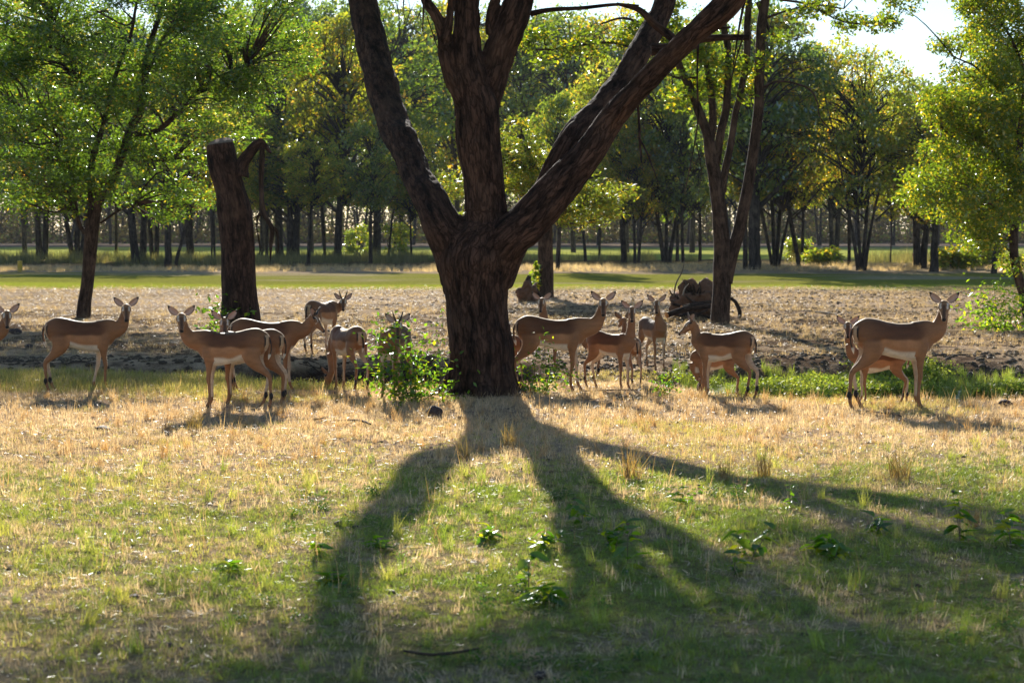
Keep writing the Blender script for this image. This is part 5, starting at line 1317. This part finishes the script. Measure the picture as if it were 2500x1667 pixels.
WEEDS = [
 (770, 1365, 'lone leafy weed standing at the tip of the left limb shadow', 42, 1, 0.07), (1420, 1290, 'leafy weed with upright tip topmost in the sunlit patch between the shadows', 60, 2, 0.07),
 (1532, 1400, 'tall flowering weed with white head right of the sunlit patch', 110, 1, 0.09), (1290, 1440, 'weed with a pale hairy stem in the middle of the sunlit patch', 80, 1, 0.08),
 (1190, 1330, 'low broad weed at the left of the sunlit green patch', 36, 3, 0.07), (1325, 1345, 'low leafy weed in the centre of the sunlit green patch', 45, 3, 0.07), (1830, 1370, 'dark double-stemmed weed right of the middle shadow', 70, 2, 0.085),
 (1793, 1410, 'short dark weed left-below the double-stemmed one', 50, 1, 0.08), (2040, 1365, 'bushy bright green weed in the shade on the right', 50, 4, 0.08), (2150, 1310, 'leafy weed in the green shade right of the bushy one', 45, 2, 0.08),
 (2345, 1330, 'tall upright weed with a round seed head on the right', 115, 2, 0.085), (2470, 1330, 'leafy weed nearest the right edge', 70, 2, 0.09), (1930, 1250, 'thin dark weed with a bud in the straw above the right shadow', 60, 1, 0.05),
 (1680, 1240, 'small pale flowering weed where the right shadow begins', 45, 3, 0.06), (930, 1350, 'flat green weed left of the sunlit patch', 26, 2, 0.07), (800, 1440, 'low weed at the lower edge of the left limb shadow', 30, 3, 0.08),
 (560, 1400, 'tiny bright weed alone in the yellow turf at left', 22, 2, 0.08), (1500, 1350, 'leafy weed beside the tall white-headed one', 50, 2, 0.08), (1330, 1480, 'broad green weed low in the sunlit patch', 40, 3, 0.09), (975, 1010, 'small seedling in the straw below the leafy bush', 30, 1, 0.05)]
for i, (px, py, lb, hpx, ns, ll) in enumerate(WEEDS):
    r = np.random.default_rng(400 + i); st = []
    for k in range(ns):
        ex = r.normal(0, hpx * 0.5) if ns > 1 else r.normal(0, 3); hh = 1.1 * hpx * (1 if k == 0 else r.uniform(.5, .9))
        st.append([(px, py), (px + ex * .4, py - hh * .5), (px + ex, py - hh)])
    rt = shrub('leafy_weed', lb, px, py, st, ll * 1.3, 420 + i, nleaf=5, stem_r=.0035, cat='weed', group='leafy weeds in the turf')
    if 'head' in lb or 'flowering' in lb:
        g = ground(px, py); e = at(*st[0][-1], g[1]) - g; me = lump_mesh('flower_head', 55, M['leaf_pale'] if 'leaf_pale' in M else M['twig'], 0.8, 1)
        o = link('flower_head', me, rt, tuple(e)); o.scale = (.014,) * 3

# bright round bushes beyond, between the far trunks
def far_bush(px, py, wpx, hpx, label, seed, gold=False):
    d = ground(px, py)[1]; b = at(px, py, d); b[2] = zt(b[0], d); s = pxm(d)
    root = thing('round_bush', label, 'bush', tuple(b), 0)
    r = np.random.default_rng(seed); cl = np.array([[*(r.uniform(-1, 1, 3) * [wpx/2/s*.8, .8, hpx/2/s*.8] + [0, 0, hpx/2/s]), r.uniform(.25, .5)] for _ in range(26)])
    V, q, c = clump_crown(cl, 70, seed, .24, .13, .8); link('foliage', mesh_np('foliage', V, q, M['leaf_gold' if gold else 'leaf_far'], True, c), root)
    for k in range(4):
        V, q, t = tube([(r.normal(0, .15), 0, -.05), (r.normal(0, .4), 0, hpx/s*.4), (r.normal(0, .6), 0, hpx/s*.8)], [.05, .035, .01], 8, 6); MB().add(V, q, t).obj('stem', M['bark_far'], root)
far_bush(875, 622, 70, 75, 'rounded green bush between far trunks left of the forked tree', 501)
far_bush(968, 628, 70, 90, 'taller leafy bush right against the forked tree, far behind', 502)
far_bush(1950, 640, 60, 60, 'feathery bush beside the curved far trunk', 503)
far_bush(2010, 650, 90, 34, 'low green tussocky bush on the woodland edge', 504, True)
far_bush(2330, 660, 110, 44, 'brownish low bush before the bright lawn at right', 505, True)
far_bush(2400, 655, 80, 70, 'dark thicket under the hanging crown at right', 506)

# ------------------------------------------------------------------ stones, twigs, markers
for i, (px, py, w, h, lb, ct) in enumerate([
    (1060, 1018, 44, 34, 'large dark rock at the foot of the leafy bush', 'rock'), (1128, 1030, 22, 18, 'reddish stone left below the big trunk', 'stone'), (992, 1046, 28, 12, 'flat dark stone in the straw below the bush', 'stone'),
    (248, 1046, 44, 15, 'flat mossy brown stone in the straw at left', 'stone'), (828, 1288, 28, 18, 'dark clod beside the left limb shadow', 'clod'), (868, 1292, 18, 9, 'small flat clod right of the bigger dark one', 'clod'),
    (415, 1588, 26, 18, 'black dropping at the bottom left of the turf', 'clod'), (440, 1592, 18, 12, 'small black dropping right of the bigger one', 'clod'), (328, 1462, 30, 10, 'flat dark dung patch in the left turf', 'clod'),
    (1320, 1645, 34, 22, 'dark clod at the bottom centre edge', 'clod'), (440, 1010, 12, 8, 'small black stone in front of the antelope facing left', 'stone'), (1490, 990, 12, 9, 'round pebble right of the big tree', 'stone'),
    (37, 818, 36, 18, 'black clod beside the cut-off antelope', 'clod'), (2455, 990, 40, 20, 'brown lump on the pond edge at right', 'clod'), (2370, 890, 20, 36, 'upright dark clod on the far ditch bank', 'clod'), (1275, 905, 34, 26, 'reddish rock behind the legs of the largest antelope', 'rock'),
    (70, 850, 22, 12, 'small dark clod below the cut-off antelope', 'clod'), (555, 825, 30, 14, 'dark clod in front of the sawn trunk', 'clod')]):
    d = ground(px, py)[1]; lump_thing('rock' if 'rock' in ct or 'stone' in ct else 'earth_clod', lb, ct, px, py, d, w, h, 510 + i, M['rock'])

def stick(L, w, label, name='fallen_stick'):
    P = np.array([ground(a, b) for a, b in L]); P[:, 2] = [zt(p[0], p[1]) + 0.015 + 0.01 * k for k, p in enumerate(P)]
    c = P.mean(0).copy(); V, q, t = tube(P - c, np.array(w) / 2 / pxm(c[1]), len(P)*4, 6, 0.002, 4, jitter=.4)
    o = MB().add(V, q, t).obj(name, M['twig2']); o.location = tuple(c); o['label'] = label; o['category'] = 'stick'
M['twig2'] = plain_mat('dark_fallen_wood', (0.07, 0.05, 0.038), 0.9, 0.1, 0.25)
stick([(815, 1030), (860, 1033), (885, 1040), (905, 1048)], [5, 6, 6, 3], 'dark forked stick on the straw right of the herd')
stick([(720, 1024), (770, 1028), (800, 1026)], [3, 4, 2], 'thin stick lying in the straw below the walking antelope')
stick([(1640, 952), (1500, 958), (1420, 965)], [3, 3, 2], 'long thin dead stem lying along the ditch edge')
stick([(985, 1600), (1050, 1612), (1110, 1610), (1170, 1604)], [5, 7, 7, 4], 'pale bent stick in the grass at the bottom')
stick([(2095, 1002), (2150, 1010), (2200, 1022)], [4, 5, 3], 'dark stick under the rightmost antelope')
stick([(1960, 760), (2010, 765), (2060, 772)], [6, 6, 3], 'dark branch on the ground right of the twin-stemmed tree')

M['straw_tuft'] = leaf_mat('dry_orange_straw', (0.20, 0.13, 0.075), (0.36, 0.25, 0.15), (0.4, 0.3, 0.2), 0.22, 0.01, 0.1, 0.2)
for i, (px, py, sc_, lb) in enumerate([(475, 1050, 1.35, 'thick orange-brown tuft of dry grass standing alone before the antelope facing left'), (405, 1105, .8, 'small dry brown tuft in the pale straw at the left'), (1130, 1130, 1.1, 'dry bent tuft between the left and middle shadow arms'), (1240, 1100, 1.5, 'dry curling grass tuft at the edge of the trunk shadow'), (2195, 1175, 1.6, 'tall narrow dry tuft in the straw at the right'), (1765, 1180, 1.1, 'low dry tuft in the straw left of the tall narrow one'), (1860, 1170, 1.2, 'green-brown tuft between the right shadow and the herd'), (240, 930, 1.3, 'tall yellow tuft on the ditch edge before the leftmost standing antelope'), (1540, 1175, 1.5, 'upright reedy tuft where the right shadow arm widens'), (2370, 1290, 1.0, 'pale wispy tuft in the shade at the right')]):
    g = ground(px, py); g[2] = zt(g[0], g[1])
    o = link('grass_tuft', tuft_mesh('grass_tuft', 60, 0.19, 0.045, 0.005, 0.45, 950 + i, M['straw_tuft']), None, tuple(g), None, lb, 'grass tuft', 'dry tufts standing in the straw'); o.scale = (sc_,) * 3

# root tangle showing in the dark bank of the ditch
def bank_roots():
    r = np.random.default_rng(520); mb = MB()
    for k in range(150):
        x = r.uniform(-3.3, -0.3); y = np.interp(x, XK, YF) - r.uniform(.3, 1.5); z = zt(x, y) + .03
        L = r.uniform(.25, .9); a = r.uniform(-.5, .5)
        P = [(x, y, z + r.uniform(0, .2)), (x + L * .5 * math.cos(a), y + r.normal(0, .06), z + r.uniform(0, .22)), (x + L * math.cos(a), y + r.normal(0, .1), z + r.uniform(-.05, .12))]
        V, q, t = tube(P, [.008, .006, .003], 7, 5); mb.add(V, q, t)
    mb.obj('bank_roots', M['bark_mid'], kind='stuff', label='tangle of thin roots and dead stems in the dark ditch bank')
bank_roots()

def marker(px, py, w, h, label, mat, seed):
    d = ground(px, py)[1]; b = at(px, py, d); b[2] = zt(b[0], d); s = pxm(d); R = w / 2 / s; H = h / s
    root = thing('marker_post', label, 'marker post', tuple(b))
    V, q, t = tube([(0, 0, -.05), (0, 0, H * .5), (0, 0, H * .86)], [R, R, R * .98], 6, 20); MB().add(V, q, t).obj('post', mat, root)
    V, q, t = tube([(0, 0, H * .84), (0, 0, H * .93), (0, 0, H * .98), (0, 0, H)], [R * 1.06, R * 1.04, R * .8, R * .2], 8, 20); MB().add(V, q, t).obj('cap', mat, root)
marker(49, 663, 12, 28, 'short yellow marker post on the grass at the far left', M['yellow'], 1)
marker(2231, 645, 6, 26, 'small red marker beside the pair of dark far stems', M['red'], 2)

# ------------------------------------------------------------------ thin haze
def haze():
    m, t = new_mat('thin_air'); v = N_(t, 'ShaderNodeVolumePrincipled'); v.inputs['Density'].default_value = HAZE; v.inputs['Color'].default_value = (0.80, 0.88, 1.0, 1); v.inputs['Anisotropy'].default_value = 0.0
    o = N_(t, 'ShaderNodeOutputMaterial'); t.links.new(v.outputs[0], o.inputs[1])
    x0, x1, y0, y1, z0, z1 = -6100, 6100, -30, 4100, -2.0, 32.0
    V = [(x, y, z) for x in (x0, x1) for y in (y0, y1) for z in (z0, z1)]
    f = [(0, 1, 3, 2), (4, 6, 7, 5), (0, 4, 5, 1), (2, 3, 7, 6), (0, 2, 6, 4), (1, 5, 7, 3)]
    link('haze', mesh_np('haze', V, np.array(f), m, False), kind='stuff', label='thin bluish haze in the air over the field')
HAZE = 0.00012
if HAZE: haze()
